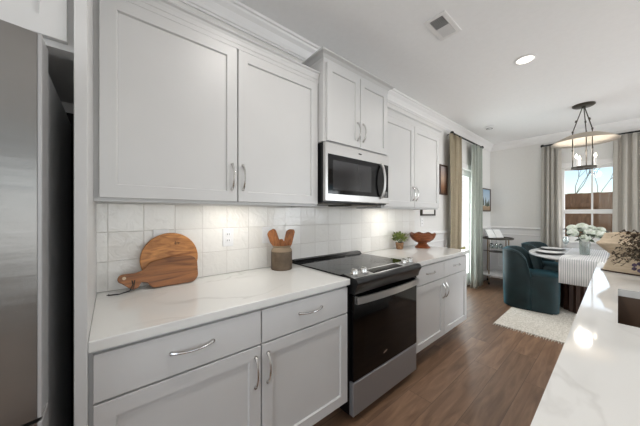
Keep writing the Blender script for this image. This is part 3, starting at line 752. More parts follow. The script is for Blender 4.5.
bmesh.ops.transform(b.bm, matrix=Mx @ Matrix.Translation((.035, R_+.085, 0)), verts=b.bm.verts[:]); b.build('burned_mark', M['dark'], rbt)
# paddle board in front
pbt = thing('paddle_cutting_board', 'dark wooden paddle board with looped handle lying before the round board', 'cutting board', (.09, .25, RC))
def arc(cx, cy, r, a0, a1, n=8): return [(cx+r*math.cos(math.radians(a0+(a1-a0)*i/n)), cy+r*math.sin(math.radians(a0+(a1-a0)*i/n))) for i in range(n+1)]
out = []
out += arc(.083, .045, .045, -90, 0)      # bottom right
out += arc(.073, .105, .055, 0, 75)       # top right
out += [(.04, .163), (0, .160), (-.06, .150)]
out += arc(-.090, .105, .038, 95, 160, 5)
out += [(-.150, .098), (-.175, .090)]
out += arc(-.225, .068, .024, 80, 250, 8)
out += [(-.205, .020), (-.185, .006), (-.165, .012), (-.150, .040), (-.125, .032)]
out += arc(-.085, .03, .03, 200, 270, 5)
b = MB(); b.prism(out, .017); Mp = lean(.098, .275, RC, math.radians(-15))
bmesh.ops.transform(b.bm, matrix=Mp, verts=b.bm.verts[:])
bmesh.ops.bevel(b.bm, geom=[e for e in b.bm.edges], offset=.002, segments=1, affect='EDGES', clamp_overlap=True)
pbo = b.build('board', M['board'], pbt)
b = MB(); b.lathe([(0, 0), (.008, 0), (.008, .001), (0, .001)], (0, 0, 0), 16)
bmesh.ops.transform(b.bm, matrix=Mp @ Matrix.Translation((-.222, .070, .0172)), verts=b.bm.verts[:]); b.build('hanging_hole', M['palewood'], pbt)
b = MB(); p0 = Mp @ Vector((-.19, .055, .018)); p1 = Mp @ Vector((-.2, .02, .02))
b.tube([p0, p0+Vector((.004, .004, -.02)), Vector((.125, .075, .925)), Vector((.13, .03, .919)), Vector((.115, -.01, .9175))], .0024, 6)
b.tube([p0+Vector((0, .012, 0)), Vector((.12, .09, .93)), Vector((.125, .035, .919)), Vector((.105, -.015, .9175))], .002, 6)
b.sphere((.112, -.008, .9195), .0045, 1); b.build('leather_cord', M['mattblack'], pbt, True)

# stoneware jar with wooden utensils
JX, JY = .130, .966
jar = thing('stoneware_jar', 'brown stoneware utensil jar with pale shoulder on the left worktop', 'jar', (JX, JY, .914))
b = MB(); b.lathe([(0, .914), (.072, .914), (.0765, .919), (.0765, 1.045), (.070, 1.056), (.058, 1.060), (.058, 1.056), (.0, .93)], (JX, JY, 0), 40); b.build('body', M['stone'], jar, True)
b = MB(); b.lathe([(.0765, 1.046), (.073, 1.060), (.066, 1.068), (.062, 1.076), (.066, 1.086), (.062, 1.089), (.054, 1.086), (.054, 1.062), (.062, 1.05)], (JX, JY, 0), 40, close=True); b.build('neck', M['stonerim'], jar, True)
def paddle(tx, ty, lean_y, lean_x, top, w, label, rot=0):
    t = thing('wooden_utensil', label, 'utensil', (tx, ty, .95), 0, 'wooden utensils in the jar')
    b = MB()
    h = top-.95
    out = [(-.007, 0), (.007, 0), (.008, h*.42), (w*.42, h*.50), (w*.5, h*.62), (w*.46, h*.94), (w*.3, h), (-w*.25, h*.97), (-w*.5, h*.90), (-w*.46, h*.66), (-.009, h*.42)]
    b.prism(out, .014, Matrix(((0, 0, 1, -.007), (1, 0, 0, 0), (0, 1, 0, 0), (0, 0, 0, 1))))
    bmesh.ops.transform(b.bm, matrix=Matrix.Rotation(rot, 4, 'Z') @ Matrix.Rotation(lean_y, 4, 'X') @ Matrix.Rotation(lean_x, 4, 'Y'), verts=b.bm.verts[:])
    bmesh.ops.bevel(b.bm, geom=[e for e in b.bm.edges], offset=.003, segments=2, affect='EDGES', clamp_overlap=True)
    b.build('spatula', M['spoon'], t, True, world=False)
paddle(JX+.010, JY-.006, .30, 0, 1.218, .072, 'carved wooden spatula leaning left in the stoneware jar', -.7)
paddle(JX-.006, JY+.008, -.26, 0, 1.218, .066, 'carved wooden spatula leaning right in the stoneware jar', -.7)
paddle(JX-.012, JY, .03, .05, 1.135, .055, 'short wooden spoon upright in the middle of the jar', -.6)
paddle(JX+.012, JY+.004, -.08, .0, 1.125, .05, 'short wooden spatula at the front of the jar', -.8)

# ------------------------------------------------------------------ things on the right counter
px_, py_ = .100, 2.56
gp = thing('potted_plant', 'small green leafy plant in woven pot on the right worktop', 'plant', (px_, py_, .914))
b = MB(); b.lathe([(0, 0), (.032, 0), (.040, .012), (.044, .05), (.047, .075), (.042, .076), (.038, .06), (0, .058)], (px_, py_, .914), 24); b.build('pot', M['basket'], gp, True)
b = MB()
for k in range(170):
    a = random.uniform(0, 2*PI); el = random.uniform(-.15, 1.3); r = random.uniform(.03, .105)
    d = Vector((math.cos(a)*math.cos(el), math.sin(a)*math.cos(el), math.sin(el)))
    p = Vector((px_, py_, .914+.095))+Vector((d.x*r, d.y*r, d.z*r*.85)); p.x = max(.045, p.x)
    dd = d+Vector((0, 0, .3)); 
    if p.x < .07: dd.x = abs(dd.x)*.3
    b.leaf(p, dd, (random.uniform(-.3, .3), random.uniform(-.3, .3), 1), random.uniform(.030, .052), random.uniform(.022, .034))
b.build('leaves', M['leafgreen'], gp)
b = MB()
for k in range(10):
    a = k*.63; b.tube([(px_, py_, .97), (px_+.035*math.cos(a), py_+.05*math.sin(a), 1.03)], .002, 5)
b.build('stems', M['leafdark'], gp)
bx_, by_ = .205, 2.885
b = MB(); n = 48
prof = [(0, 0), (.088, 0), (.090, .006), (.066, .030), (.050, .050), (.052, .060), (.085, .072), (.120, .100), (.140, .135), (.149, .170), (.143, .172), (.132, .138), (.112, .106), (.075, .080), (0, .074)]
b.lathe(prof, (bx_, by_, .914), n)
for v in b.bm.verts:
    d = Vector((v.co.x-bx_, v.co.y-by_)); r = d.length
    if v.co.z > .914+.12 and r > .08:
        v.co.z += .006*math.cos(8*math.atan2(d.y, d.x))*(v.co.z-.914-.09)/.06
    if v.co.z < .914+.02 and r > .06:
        f_ = 1-.05*(1+math.cos(8*math.atan2(d.y, d.x)))/2; v.co.x = bx_+d.x*f_; v.co.y = by_+d.y*f_
tag(b.build('pedestal_bowl', M['redwood'], None, True), 'red brown wooden footed bowl with scalloped rim on right worktop', 'bowl')

# ------------------------------------------------------------------ wall pictures
def art_mat(name, stops, rough=.5, axis=2, scale=1, off=0):
    m = mat(name, (200, 200, 200), rough)
    tc = N(m, 'ShaderNodeTexCoord'); sp = N(m, 'ShaderNodeSeparateXYZ'); L(m, tc.outputs['Object'], sp.inputs[0])
    ma = N(m, 'ShaderNodeMapRange'); ma.inputs['From Min'].default_value = 0; ma.inputs['From Max'].default_value = scale
    nz = N(m, 'ShaderNodeTexNoise'); nz.inputs['Scale'].default_value = 14
    ad = N(m, 'ShaderNodeMath', operation='MULTIPLY_ADD'); ad.inputs[1].default_value = .12; L(m, nz.outputs[0], ad.inputs[0]); L(m, ma.outputs[0], ad.inputs[2])
    cr = N(m, 'ShaderNodeValToRGB'); e = cr.color_ramp.elements
    e[0].position = stops[0][0]; e[0].color = lin(stops[0][1]); e[1].position = stops[-1][0]; e[1].color = lin(stops[-1][1])
    for p, c in stops[1:-1]:
        q = e.new(p); q.color = lin(c)
    L(m, sp.outputs[axis], ma.inputs[0]); L(m, ad.outputs[0], cr.inputs[0]); L(m, cr.outputs[0], bs(m).inputs['Base Color']); return m
def picture(label, y0, y1, z0, z1, art, shapes=None, fm='walnut'):
    t = thing('framed_picture', label, 'picture', (.0, (y0+y1)/2, z0)); w_ = .022
    b = MB(); b.box((.001, y0, z0), (.028, y1, z0+w_)).box((.001, y0, z1-w_), (.028, y1, z1)).box((.001, y0, z0+w_), (.028, y0+w_, z1-w_)).box((.001, y1-w_, z0+w_), (.028, y1, z1-w_)); b.build('frame', M[fm], t)
    b = MB(); b.box((.001, y0+w_, z0+w_), (.016, y1-w_, z1-w_)); a = b.build('artwork', art, t)
    if shapes:
        b = MB()
        for sy, sz, w2, h2 in shapes:
            b.prism([(sy-w2, sz), (sy+w2, sz), (sy+w2*.9, sz+h2*.5), (sy, sz+h2), (sy-w2*.9, sz+h2*.5)], .001, Matrix(((0, 0, 1, .0162), (1, 0, 0, (y0+y1)/2), (0, 1, 0, z0), (0, 0, 0, 1))))
        b.build('painted_trees', M['leafdark'], a)
picture('white print in dark frame hung partly behind the right wall cabinet', 3.21, 3.60, 1.295, 1.74, mat('white_print', (232, 230, 226), .5), fm='darkmetal')
picture('narrow sepia picture in dark frame left of the tan curtain', 3.745, 4.00, 1.61, 2.06, art_mat('sepia_art', [(0, (70, 50, 36)), (.35, (150, 110, 84)), (.6, (196, 170, 150)), (1, (170, 160, 160))], scale=.45))
picture('dark framed landscape with slender trees under pale blue sky above bar cart', 5.55, 6.04, 1.37, 1.83, art_mat('landscape_art', [(0, (120, 96, 72)), (.28, (176, 150, 120)), (.34, (200, 212, 222)), (1, (160, 190, 214))], scale=.46), [(-.16, .12, .03, .17), (-.03, .11, .035, .18), (.06, .10, .05, .11), (.15, .11, .04, .14)])

# ------------------------------------------------------------------ curtains
def curtain(label, axis, at, a0, a1, z0, z1, m, waves, amp=.035, seed=1, flare=0.0):
    random.seed(seed); b = MB(); nU = waves*12; nV = 16; ph = random.uniform(0, 6)
    grid = []
    for j in range(nV+1):
        v = j/nV; z = z1+(z0-z1)*v; row = []
        for i in range(nU+1):
            u = i/nU; s_ = a0+(a1-a0)*u; s_ = (a0+a1)/2+(s_-(a0+a1)/2)*(1+flare*v)
            d = amp*(.75+.25*v)*math.sin(2*PI*waves*u+ph+.5*math.sin(3*v+i*.02))+.008*math.sin(5*PI*waves*u+v*4)
            s_ += .012*math.sin(2*PI*waves*u*2+ph)
            row.append((s_, d, z))
        grid.append(row)
    def V(s_, d, z): return b.bm.verts.new((at+d, s_, z) if axis == 'x' else (s_, at+d, z))
    F = [[V(*p) for p in r] for r in grid]; G = [[V(p[0], p[1]-.004, p[2]) for p in r] for r in grid]
    for j in range(nV):
        for i in range(nU):
            b.bm.faces.new((F[j][i], F[j][i+1], F[j+1][i+1], F[j+1][i])); b.bm.faces.new((G[j][i], G[j+1][i], G[j+1][i+1], G[j][i+1]))
    for j in range(nV):
        b.bm.faces.new((F[j][0], F[j+1][0], G[j+1][0], G[j][0])); b.bm.faces.new((F[j][-1], G[j][-1], G[j+1][-1], F[j+1][-1]))
    for i in range(nU):
        b.bm.faces.new((F[0][i], G[0][i], G[0][i+1], F[0][i+1])); b.bm.faces.new((F[-1][i], F[-1][i+1], G[-1][i+1], G[-1][i]))
    return tag(b.build('curtain', m, None, 'all'), label, 'curtain')
LZ = 2.535
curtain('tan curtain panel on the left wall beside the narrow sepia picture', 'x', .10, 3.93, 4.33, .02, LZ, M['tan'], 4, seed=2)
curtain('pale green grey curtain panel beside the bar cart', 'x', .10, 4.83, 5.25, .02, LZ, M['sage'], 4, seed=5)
BZ = 2.53
curtain('greige curtain panel left of the back window', 'y', YB-.10, .825, 1.075, .02, BZ, M['greige'], 4, seed=3, flare=.18)
curtain('greige curtain panel right of the back window', 'y', YB-.10, 1.66, 2.12, .02, BZ, M['greige'], 5, seed=4, flare=.06)
def rod(label, axis, at, a0, a1, z):
    P = (lambda s_: (at, s_, z)) if axis == 'x' else (lambda s_: (s_, at, z))
    t = thing('curtain_rod', label, 'curtain rod', P((a0+a1)/2))
    b = MB(); b.tube([P(a0), P(a1)], .013); b.build('rod', M['mattblack'], t, True)
    for s_ in (a0, a1):
        b = MB(); b.sphere(P(s_), .028, 2); b.build('finial', M['mattblack'], t, True)
    for s_ in (a0+.05, a1-.05):
        p = Vector(P(s_)); q = p.copy()
        if axis == 'x': q.x = .001
        else: q.y = YB-.001
        b = MB(); b.tube([p, q], .008); b.build('bracket', M['mattblack'], t, True)
rod('black curtain rod on the left wall above the glazed door', 'x', .10, 3.98, 5.28, LZ+.0165)
rod('black curtain rod above the back window', 'y', YB-.10, .84, 2.25, BZ+.0165)

# ------------------------------------------------------------------ ceiling fittings
vt = thing('ceiling_vent', 'white rectangular air vent in the ceiling above the range', 'vent', (.865, 1.935, ZC))
b = MB(); vx0, vx1, vy0, vy1 = .785, .945, 1.79, 2.085; z = ZC
b.box((vx0, vy0, z-.006), (vx0+.033, vy1, z), .002).box((vx1-.033, vy0, z-.006), (vx1, vy1, z), .002).box((vx0+.033, vy0, z-.006), (vx1-.033, vy0+.033, z), .002).box((vx0+.033, vy1-.033, z-.006), (vx1-.033, vy1, z), .002); b.build('frame', M['trim'], vt)
b = MB(); b.box((vx0+.033, vy0+.033, z-.0015), (vx1-.033, vy1-.033, z-.0005)); b.build('duct', mat('dark_duct', (105, 105, 105), .8), vt)
for k in range(16):
    y = vy0+.041+k*.0142; ang = math.radians(48 if k < 8 else -48)
    b = MB(); b.box((-.046, -.0075, -.0006), (.046, .0075, .0006))
    bmesh.ops.transform(b.bm, matrix=Matrix.Translation(((vx0+vx1)/2, y, z-.007)) @ Matrix.Rotation(ang, 4, 'X'), verts=b.bm.verts[:]); b.build('louver', M['trim'], vt)
def can(x, y, label, power=7, r=.062):
    t = thing('recessed_light', label, 'ceiling light', (x, y, ZC), 0)
    b = MB(); b.lathe([(r, 0), (r+.022, 0), (r+.022, -.004), (r+.004, -.010), (r, -.006)], (x, y, ZC), 36, close=True); b.build('trim_ring', M['trim'], t, True)
    b = MB(); b.lathe([(0, -.001), (r, -.001), (r, -.006), (0, -.006)], (x, y, ZC), 36); b.build('lens', M['lens'], t)
    l = bpy.data.lights.new('downlight', 'AREA'); l.shape = 'DISK'; l.size = .11; l.energy = power; l.color = (1, .95, .9); l.spread = math.radians(150)
    o = bpy.data.objects.new('downlight', l); o.location = (x, y, ZC-.012); COL.objects.link(o)
can(1.172, 2.93, 'lit round recessed downlight in the ceiling beyond the air vent', 7)
can(1.172, .75, 'round recessed downlight in the ceiling over the left worktop aisle')
can(1.172, -1.4, 'round recessed downlight in the ceiling beside the refrigerator')
can(3.2, 2.93, 'round recessed downlight over the far side of the island', 2.5)
can(3.2, .75, 'round recessed downlight over the near side of the island', 2)
sd = thing('smoke_detector', 'small round white smoke detector on ceiling near the far corner', 'smoke detector', (.37, 4.75, ZC))
b = MB(); b.lathe([(0, 0), (.065, 0), (.065, -.018), (.05, -.03), (0, -.034)], (.37, 4.75, ZC), 28); b.build('housing', M['plastic'], sd, True)
b = MB(); b.lathe([(.035, -.0325), (.045, -.0315), (.045, -.034), (.035, -.035)], (.37, 4.75, ZC), 28, close=True); b.build('vent_ring', M['slot'], sd)

# ------------------------------------------------------------------ chandelier
HX, HY = 1.432, 4.74
ch = thing('chandelier', 'three candle chandelier with shallow linen dome over the dining table', 'chandelier', (HX, HY, 1.93))
b = MB(); b.lathe([(0, 0), (.108, 0), (.108, -.012), (.095, -.022), (.02, -.026), (.02, -.045), (0, -.045)], (HX, HY, ZC), 32); b.build('canopy', M['darkmetal'], ch, True)
b = MB(); b.lathe([(.0, 2.372), (.08, 2.368), (.16, 2.348), (.24, 2.308), (.312, 2.262), (.314, 2.256), (.24, 2.300), (.16, 2.340), (.08, 2.360), (0, 2.364)], (HX, HY, 0), 56); b.build('dome_shade', M['linen'], ch, 'all')
AN = [math.radians(a) for a in (200, 320, 80)]; RR = .105
for a in AN:
    x, y = HX+RR*math.cos(a), HY+RR*math.sin(a)
    b = MB(); b.tube([(HX+.012*math.cos(a), HY+.012*math.sin(a), ZC-.035), (x, y, 2.40), (x, y, 1.93)], .0055, 8)
    for z in (2.40, 2.16): b.tube([(x, y, z-.012), (x, y, z+.012)], .010, 10)
    m_ = .5; b.tube([(HX+.65*RR*math.cos(a), HY+.65*RR*math.sin(a), 2.55), (HX+.72*RR*math.cos(a), HY+.72*RR*math.sin(a), 2.525)], .010, 10)
    b.build('stem', M['darkmetal'], ch, True)
b = MB(); b.lathe([(RR+.012, 1.908), (RR+.012, 1.938), (RR-.010, 1.938), (RR-.010, 1.908)], (HX, HY, 0), 40, close=True); b.tube([(HX-RR, HY, 1.92), (HX+RR, HY, 1.92)], .006); b.tube([(HX, HY-RR, 1.92), (HX, HY+RR, 1.92)], .006); b.build('ring', M['darkmetal'], ch)
for a in AN:
    a += math.radians(35); x, y = HX+RR*math.cos(a), HY+RR*math.sin(a)
    b = MB(); b.lathe([(0, 1.93), (.020, 1.935), (.022, 1.945), (.012, 1.948), (.011, 2.045), (0, 2.045)], (x, y, 0), 16); cn = b.build('candle_sleeve', M['white'], ch, True)
    b = MB(); b.lathe([(0, 2.045), (.008, 2.048), (.013, 2.062), (.011, 2.078), (.003, 2.098), (0, 2.10)], (x, y, 0), 16); b.build('bulb', M['bulb'], cn, True)
l = bpy.data.lights.new('chandelier_glow', 'POINT'); l.energy = 5.5; l.color = (1, .94, .86); l.shadow_soft_size = .08
o = bpy.data.objects.new('chandelier_glow', l); o.location = (HX, HY, 2.13); COL.objects.link(o)

# ------------------------------------------------------------------ rug, dining table, chairs
b = MB(); RX0, RX1, RY_0, RY_1 = .76, 2.25, 3.53, 5.85; nx, ny = 20, 30
b.box((RX0, RY_0, .001), (RX1, RY_1, .012), .003); rug = thing('area_rug', 'cream woven rug with fringed end under the dining table', 'rug', (1.5, 4.7, 0)); b.build('weave', M['rug'], rug)
b = MB()
for k in range(64):
    x = RX0+.01+k*(RX1-RX0-.02)/63; j = random.uniform(-.008, .008)
    b.tube([(x, RY_0+.002, .007), (x+j*.5, RY_0-.018, .005), (x+j, RY_0-.040-random.uniform(0, .012), .004)], .0035, 5)
    b.tube([(x, RY_1-.002, .007), (x+j, RY_1+.045, .004)], .0035, 5)
o = b.build('fringe', M['rug'], rug); o['kind'] = 'stuff'

TX, TY, TA, TB = 1.44, 5.05, .60, .72
dt = thing('dining_table', 'white oval dining table on dark fluted pedestal base', 'table', (TX, TY, .012))
def sup(a, b_, n=2.3, k=72): 
    r = []
    for i in range(k):
        t = 2*PI*i/k; c_, s_ = math.cos(t), math.sin(t); r.append((a*abs(c_)**(2/n)*(1 if c_ >= 0 else -1), b_*abs(s_)**(2/n)*(1 if s_ >= 0 else -1)))
    return r
b = MB(); rings = []
for f_, z in ((.96, .725), (1, .737), (1, .757), (.995, .760)): rings.append([b.bm.verts.new((TX+p[0]*f_, TY+p[1]*f_, z)) for p in sup(TA, TB)])
b.bm.faces.new(rings[0][::-1]); b.bm.faces.new(rings[-1])
for p, q in zip(rings, rings[1:]):
    for k in range(72): b.bm.faces.new((p[k], p[(k+1) % 72], q[(k+1) % 72], q[k]))
b.build('tabletop', mat('white_lacquer', (232, 232, 232), .2), dt, True)
b = MB(); k = 96; po = []
for i in range(k):
    t = 2*PI*i/k; f_ = 1+.03*math.cos(24*t); po.append((TX+.27*f_*math.cos(t), TY+.38*f_*math.sin(t)))
b.prism(po, .713, Matrix.Translation((0, 0, .012))); b.build('pedestal', M['walnut'], dt, True)

# runner: lies on the table and hangs over the near end
b = MB(); rows = []
x0, x1 = TX-.20, TX+.20; nU = 120
path = [(TY+TB+.008, .48), (TY+TB+.008, .70), (TY+TB+.006, .755), (TY+TB-.012, .7635), (TY, .7635), (TY-TB+.012, .7635), (TY-TB-.006, .755), (TY-TB-.010, .70), (TY-TB-.012, .58), (TY-TB-.013, .455)]
for y, z in path:
    row = []
    for i in range(nU+1):
        u = i/nU; w_ = .0022*math.sin(2*PI*20*u)
        hang = z < .75
        row.append((x0+(x1-x0)*u, y-(w_+.002 if y < TY else -(w_+.002)) if hang else y, z+(0 if hang else w_*.6+.0014)))
    rows.append([b.bm.verts.new(p) for p in row])
for p, q in zip(rows, rows[1:]):
    for i in range(nU): b.bm.faces.new((p[i], p[i+1], q[i+1], q[i]))
def runner_mat():
    m = mat('striped_linen', (226, 226, 226), .9)
    tc = N(m, 'ShaderNodeTexCoord'); wv = N(m, 'ShaderNodeTexWave'); wv.bands_direction = 'X'; wv.inputs['Scale'].default_value = 50*2*PI/(2*PI)/3.14*1.0; wv.inputs['Distortion'].default_value = .2
    cr = N(m, 'ShaderNodeValToRGB'); cr.color_ramp.elements[0].position = .25; cr.color_ramp.elements[0].color = lin((182, 184, 186)); cr.color_ramp.elements[1].position = .5; cr.color_ramp.elements[1].color = lin((230, 230, 230))
    L(m, tc.outputs['Object'], wv.inputs[0]); L(m, wv.outputs[0], cr.inputs[0]); L(m, cr.outputs[0], bs(m).inputs['Base Color']); return m
ro = b.build('table_runner', runner_mat(), None, 'all'); md_ = ro.modifiers.new('thickness', 'SOLIDIFY'); md_.thickness = .0012; md_.offset = 1
tag(ro, 'white pleated striped runner hanging over the near end of the table', 'table runner')

def barrel_chair(label, x, y, rz):
    """barrel chair facing local +x: a curved back shell wrapped round a full-width upholstered seat block"""
    t = thing('dining_chair', label, 'chair', (x, y, .012), rz, 'teal velvet chairs at the dining table')
    hw, hd, xe = .29, .30, .035
    def outline(off=0, n=44):   # right end of the shell, round the back, to the left end
        A, B = hd-off, hw-off; pts = [(xe, -B)]
        for i in range(n+1):
            a = -PI/2-PI*i/n; c_, s_ = math.cos(a), math.sin(a); e = 2/2.9
            pts.append((-.02+(A-.02)*abs(c_)**e*(1 if c_ >= 0 else -1), B*abs(s_)**e*(1 if s_ >= 0 else -1)))
        pts.append((xe, B)); return pts
    o1, o2 = outline(), outline(.07)
    def top(px):   # the rim stays high at the back and rolls over steeply at its front ends
        v = (px+hd-.08)/(xe+hd-.08); v = max(0, min(1, v))
        return .49+.325*math.sqrt(max(0, 1-v**2.6))-.01*v
    b = MB(); sec = []
    for (ax, ay), (cx_, cy_) in zip(o1, o2):
        h = top(ax); mx_, my_ = (ax+cx_)/2, (ay+cy_)/2
        sec.append([b.bm.verts.new(p) for p in ((ax*.97, ay*.97, .012), (ax, ay, .40), (ax*1.02, ay*1.02, h-.030), (ax*.8+cx_*.2, ay*.8+cy_*.2, h-.006), (mx_, my_, h+.002), (ax*.2+cx_*.8, ay*.2+cy_*.8, h-.006), (cx_, cy_, h-.035), (cx_, cy_, .36), (cx_, cy_, .012))])
    for p, q in zip(sec, sec[1:]):
        for k in range(8): b.bm.faces.new((p[k], p[k+1], q[k+1], q[k]))
        b.bm.faces.new((p[8], p[0], q[0], q[8]))
    b.bm.faces.new(sec[0]); b.bm.faces.new(sec[-1][::-1]); b.build('backrest', M['velvet'], t, 'all', world=False)
    b = MB(); k_ = 18; fr_ = []
    for i in range(k_+1):      # rounded front of the seat block
        a = -PI/2+PI*i/k_; c_, s_ = math.cos(a), math.sin(a); e = 2/5
        fr_.append((.06+(hd-.04)*abs(c_)**e, (hw-.004)*abs(s_)**e*(1 if s_ >= 0 else -1)))
    full = [(xe+.004, -hw+.004)]+fr_+[(xe+.004, hw-.004), (xe+.004, hw-.075)]+[p for p in outline(.075)[::-1] if p[0] < xe-.02]+[(xe+.004, -hw+.075)]
    rings = []
    for f_, z in ((.97, .012), (1, .20), (1, .42), (.985, .455), (.94, .48), (.82, .495), (.45, .503)):
        rings.append([b.bm.verts.new((.06+(p[0]-.06)*f_, p[1]*f_, z)) for p in full])
    b.bm.faces.new(rings[0][::-1]); b.bm.faces.new(rings[-1])
    for p, q in zip(rings, rings[1:]):
        for k in range(len(full)): b.bm.faces.new((p[k], p[(k+1) % len(full)], q[(k+1) % len(full)], q[k]))
    b.build('seat', M['velvet'], t, True, world=False)
    b = MB(); b.tube([(p[0]*1.022, p[1]*1.022, top(p[0])-.024) for p in o1], .0045, 6); b.build('piping', M['velvet'], t, True, world=False)
    b = MB(); b.prism([(p[0]*.9, p[1]*.9) for p in o1]+[(hd-.05, hw*.85), (hd-.05, -hw*.85)], .0115); b.build('plinth', M['mattblack'], t, world=False)
    return t
c1 = barrel_chair('teal velvet barrel dining chair nearest the kitchen, on the rug edge', .905, 4.60, math.radians(6))
c2 = copy_tree(c1); c2.location = (.955, 5.56, .012); c2.rotation_euler = (0, 0, math.radians(-8)); c2['label'] = 'teal velvet barrel dining chair behind the nearest one, towards the back wall'

# place settings
def setting(x, y, lab_c, lab_p):
    b = MB(); b.lathe([(0, 0), (.10, 0), (.155, .010), (.157, .014), (.10, .006), (0, .006)], (x, y, .7605), 40); tag(b.build('charger_plate', M['navyrim'], None, True), lab_c, 'plate', 'chargers on the dining table')
    b = MB(); b.lathe([(0, 0), (.07, 0), (.13, .018), (.133, .022), (.08, .008), (0, .007)], (x, y, .7675), 40); tag(b.build('dinner_plate', M['white'], None, True), lab_p, 'plate', 'plates on the dining table')
setting(1.10, 4.72, 'dark charger plate before the nearest teal chair', 'white dinner plate before the nearest teal chair')
setting(1.06, 5.28, 'dark charger plate before the farther teal chair', 'white dinner plate before the farther teal chair')
def wineglass(x, y, label):
    b = MB(); b.lathe([(0, 0), (.034, 0), (.034, .002), (.004, .006), (.004, .085), (.020, .095), (.040, .130), (.038, .175), (.032, .200), (.031, .200), (.036, .175), (.038, .130), (.018, .098), (0, .092)], (x, y, .7605), 28)
    tag(b.build('wine_glass', M['clear'], None, True), label, 'glass', 'wine glasses on the dining table')
wineglass(1.20, 5.42, 'clear wine glass standing left of the hydrangea vase')
wineglass(1.72, 4.80, 'clear wine glass standing right of the hydrangea vase')

# vase with hydrangeas
VX, VY, VZ = 1.43, 4.93, .7665
b = MB(); b.lathe([(0, 0), (.046, 0), (.050, .006), (.054, .18), (.060, .20), (.056, .20), (.050, .18), (.045, .012), (0, .010)], (VX, VY, VZ), 32)
tag(b.build('glass_vase', M['vaseglass'], None, True), 'clear glass cylinder vase holding hydrangeas on the dining table', 'vase')
def hydrangea(dx, dy, dz, r, label):
    r *= .90; t = thing('hydrangea', label, 'flower', (VX+dx*.15, VY+dy*.15, VZ+.02), 0, 'hydrangeas in the glass vase')
    c_ = Vector((VX+dx, VY+dy, VZ+dz))
    b = MB(); b.tube([(VX+dx*.15, VY+dy*.15, VZ+.02), (VX+dx*.25, VY+dy*.25, VZ+.17), c_-Vector((dx*.3, dy*.3, r*.5))], .004, 6); b.build('stem', M['leafdark'], t)
    b = MB(); b.sphere(c_, r*.72, 2, (1, 1, .85)); b.build('bloom_core', M['leafdark'], t)
    b = MB()
    for k in range(150):
        z = 1-2*(k+.5)/150; a = k*2.39996; q = math.sqrt(1-z*z); d = Vector((q*math.cos(a), q*math.sin(a), z*.85))
        p = c_+d*r*random.uniform(.80, 1.04); nrm = d.normalized()
        u = nrm.cross(Vector((0, 0, 1))) if abs(nrm.z) < .9 else Vector((1, 0, 0)); u.normalize(); w_ = nrm.cross(u); ro_ = random.uniform(0, PI)
        for f_ in range(4):
            an = ro_+f_*PI/2; dd = (u*math.cos(an)+w_*math.sin(an)+nrm*.35); b.leaf(p, dd, nrm, .018, .016, .1)
    b.build('bloom', M['petal'], t, recalc=False)
    b = MB()
    for k in range(9):
        a = random.uniform(0, 2*PI); b.leaf(c_+Vector((math.cos(a), math.sin(a), -.6))*r*.6, (math.cos(a), math.sin(a), random.uniform(-.3, .3)), (0, 0, 1), .09, .05)
    b.build('leaf', M['leafdark'], t); t.children[-1]
R3 = (.642, .766)   # picture right
def off(a, d): return (a*.642-d*.766*-1*-1, a*.766+d*.642)
for a, d, z, r, lb in (( -.145, 0.02, .29, .062, 'pale hydrangea head at the far left of the bouquet'),
                      (-.085, .10, .345, .062, 'pale hydrangea head at the upper left of the bouquet'),
                      (-.075, -.06, .225, .056, 'pale hydrangea head drooping low at left of the vase neck'),
                      (-.02, -.05, .30, .060, 'pale hydrangea head at the front centre of the bouquet'),
                      (.0, .07, .365, .070, 'whitest hydrangea head at the very top of the bouquet'),
                      (.075, -.07, .275, .072, 'largest hydrangea head at the front right of the bouquet'),
                      (.09, .06, .345, .058, 'pale hydrangea head at the upper right of the bouquet'),
                      (.165, .02, .32, .058, 'pale hydrangea head at the far right of the bouquet')):
    a = a*1.2+.035; z += .005; ox, oy = a*.642-d*.766, a*.766+d*.642
    hydrangea(ox, oy, z, r, lb)

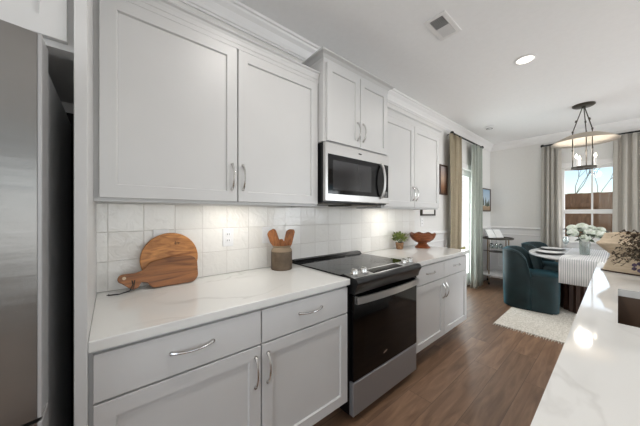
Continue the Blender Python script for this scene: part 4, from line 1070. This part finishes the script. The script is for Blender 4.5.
# ------------------------------------------------------------------ bar cart in the corner
CX, CY, CR = .255, 5.62, .235
bc = thing('bar_cart', 'round brass and black bar cart in the corner below the landscape picture', 'bar cart', (CX, CY, 0))
b = MB(); b.lathe([(0, .842), (CR, .842), (CR+.012, .848), (CR+.012, .872), (CR, .876), (CR-.006, .856), (0, .856)], (CX, CY, 0), 48); b.build('top_tray', M['darkmetal'], bc, True)
b = MB(); b.lathe([(0, .168), (CR+.03, .168), (CR+.036, .174), (CR+.036, .196), (CR+.03, .20), (0, .20)], (CX, CY, 0), 48); b.build('marble_shelf', M['marble'], bc, True)
b = MB(); b.lathe([(CR*.3, .60), (CR*.62, .60), (CR*.62, .612), (CR*.3, .612)], (CX, CY, 0), 32, close=True); b.tube([(CX-CR, CY, .606), (CX+CR, CY, .606)], .006); b.build('glass_rack', M['darkmetal'], bc)
for a in (250, 330, 70, 150):
    a = math.radians(a); x, y = CX+(CR-.004)*math.cos(a), CY+(CR-.004)*math.sin(a)
    b = MB(); b.tube([(x, y, 0.05), (x, y, .86)], .008, 10); lg = b.build('leg', M['brass'], bc, True)
    b = MB(); b.sphere((x, y, .025), .025, 2, (.6, 1, 1)); b.build('caster', M['mattblack'], lg, True)
# hanging stemware under the top
for i, (dx, dy) in enumerate(((-.06, -.12), (.0, -.08), (.06, -.04), (-.10, .0))):
    b = MB(); b.lathe([(0, 0), (.03, 0), (.03, -.002), (.004, -.006), (.004, -.07), (.018, -.08), (.034, -.11), (.033, -.15), (.028, -.17), (.027, -.17), (.032, -.15), (.032, -.11), (.016, -.083), (0, -.078)], (CX+dx, CY+dy, .841), 24)
    tag(b.build('stemmed_glass', M['clear'], None, True), ['upside down stemmed glass at the left front of the bar cart rack', 'upside down stemmed glass second from left in the cart rack', 'upside down stemmed glass at the right of the cart rack', 'upside down stemmed glass at the rear of the cart rack'][i], 'glass', 'stemware hanging under the cart top')
# open book on stand
bk = thing('open_book', 'open white book propped on the bar cart top', 'book', (CX-.02, CY-.02, .857), math.radians(-35))
b = MB(); b.box((-.003, -.15, 0), (.003, .15, .19)); b.bm.verts.ensure_lookup_table()
bmesh.ops.transform(b.bm, matrix=Matrix.Translation((0, 0, .004)) @ Matrix.Rotation(math.radians(-35), 4, 'Y'), verts=b.bm.verts[:]); b.build('cover', mat('grey_book_cover', (150, 150, 152), .5), bk, world=False)
b = MB(); b.box((.0, -.145, 0), (.012, -.006, .18)).box((.0, .006, 0), (.012, .145, .18))
bmesh.ops.transform(b.bm, matrix=Matrix.Translation((.004, 0, .008)) @ Matrix.Rotation(math.radians(-35), 4, 'Y'), verts=b.bm.verts[:]); b.build('pages', M['white'], bk, world=False)
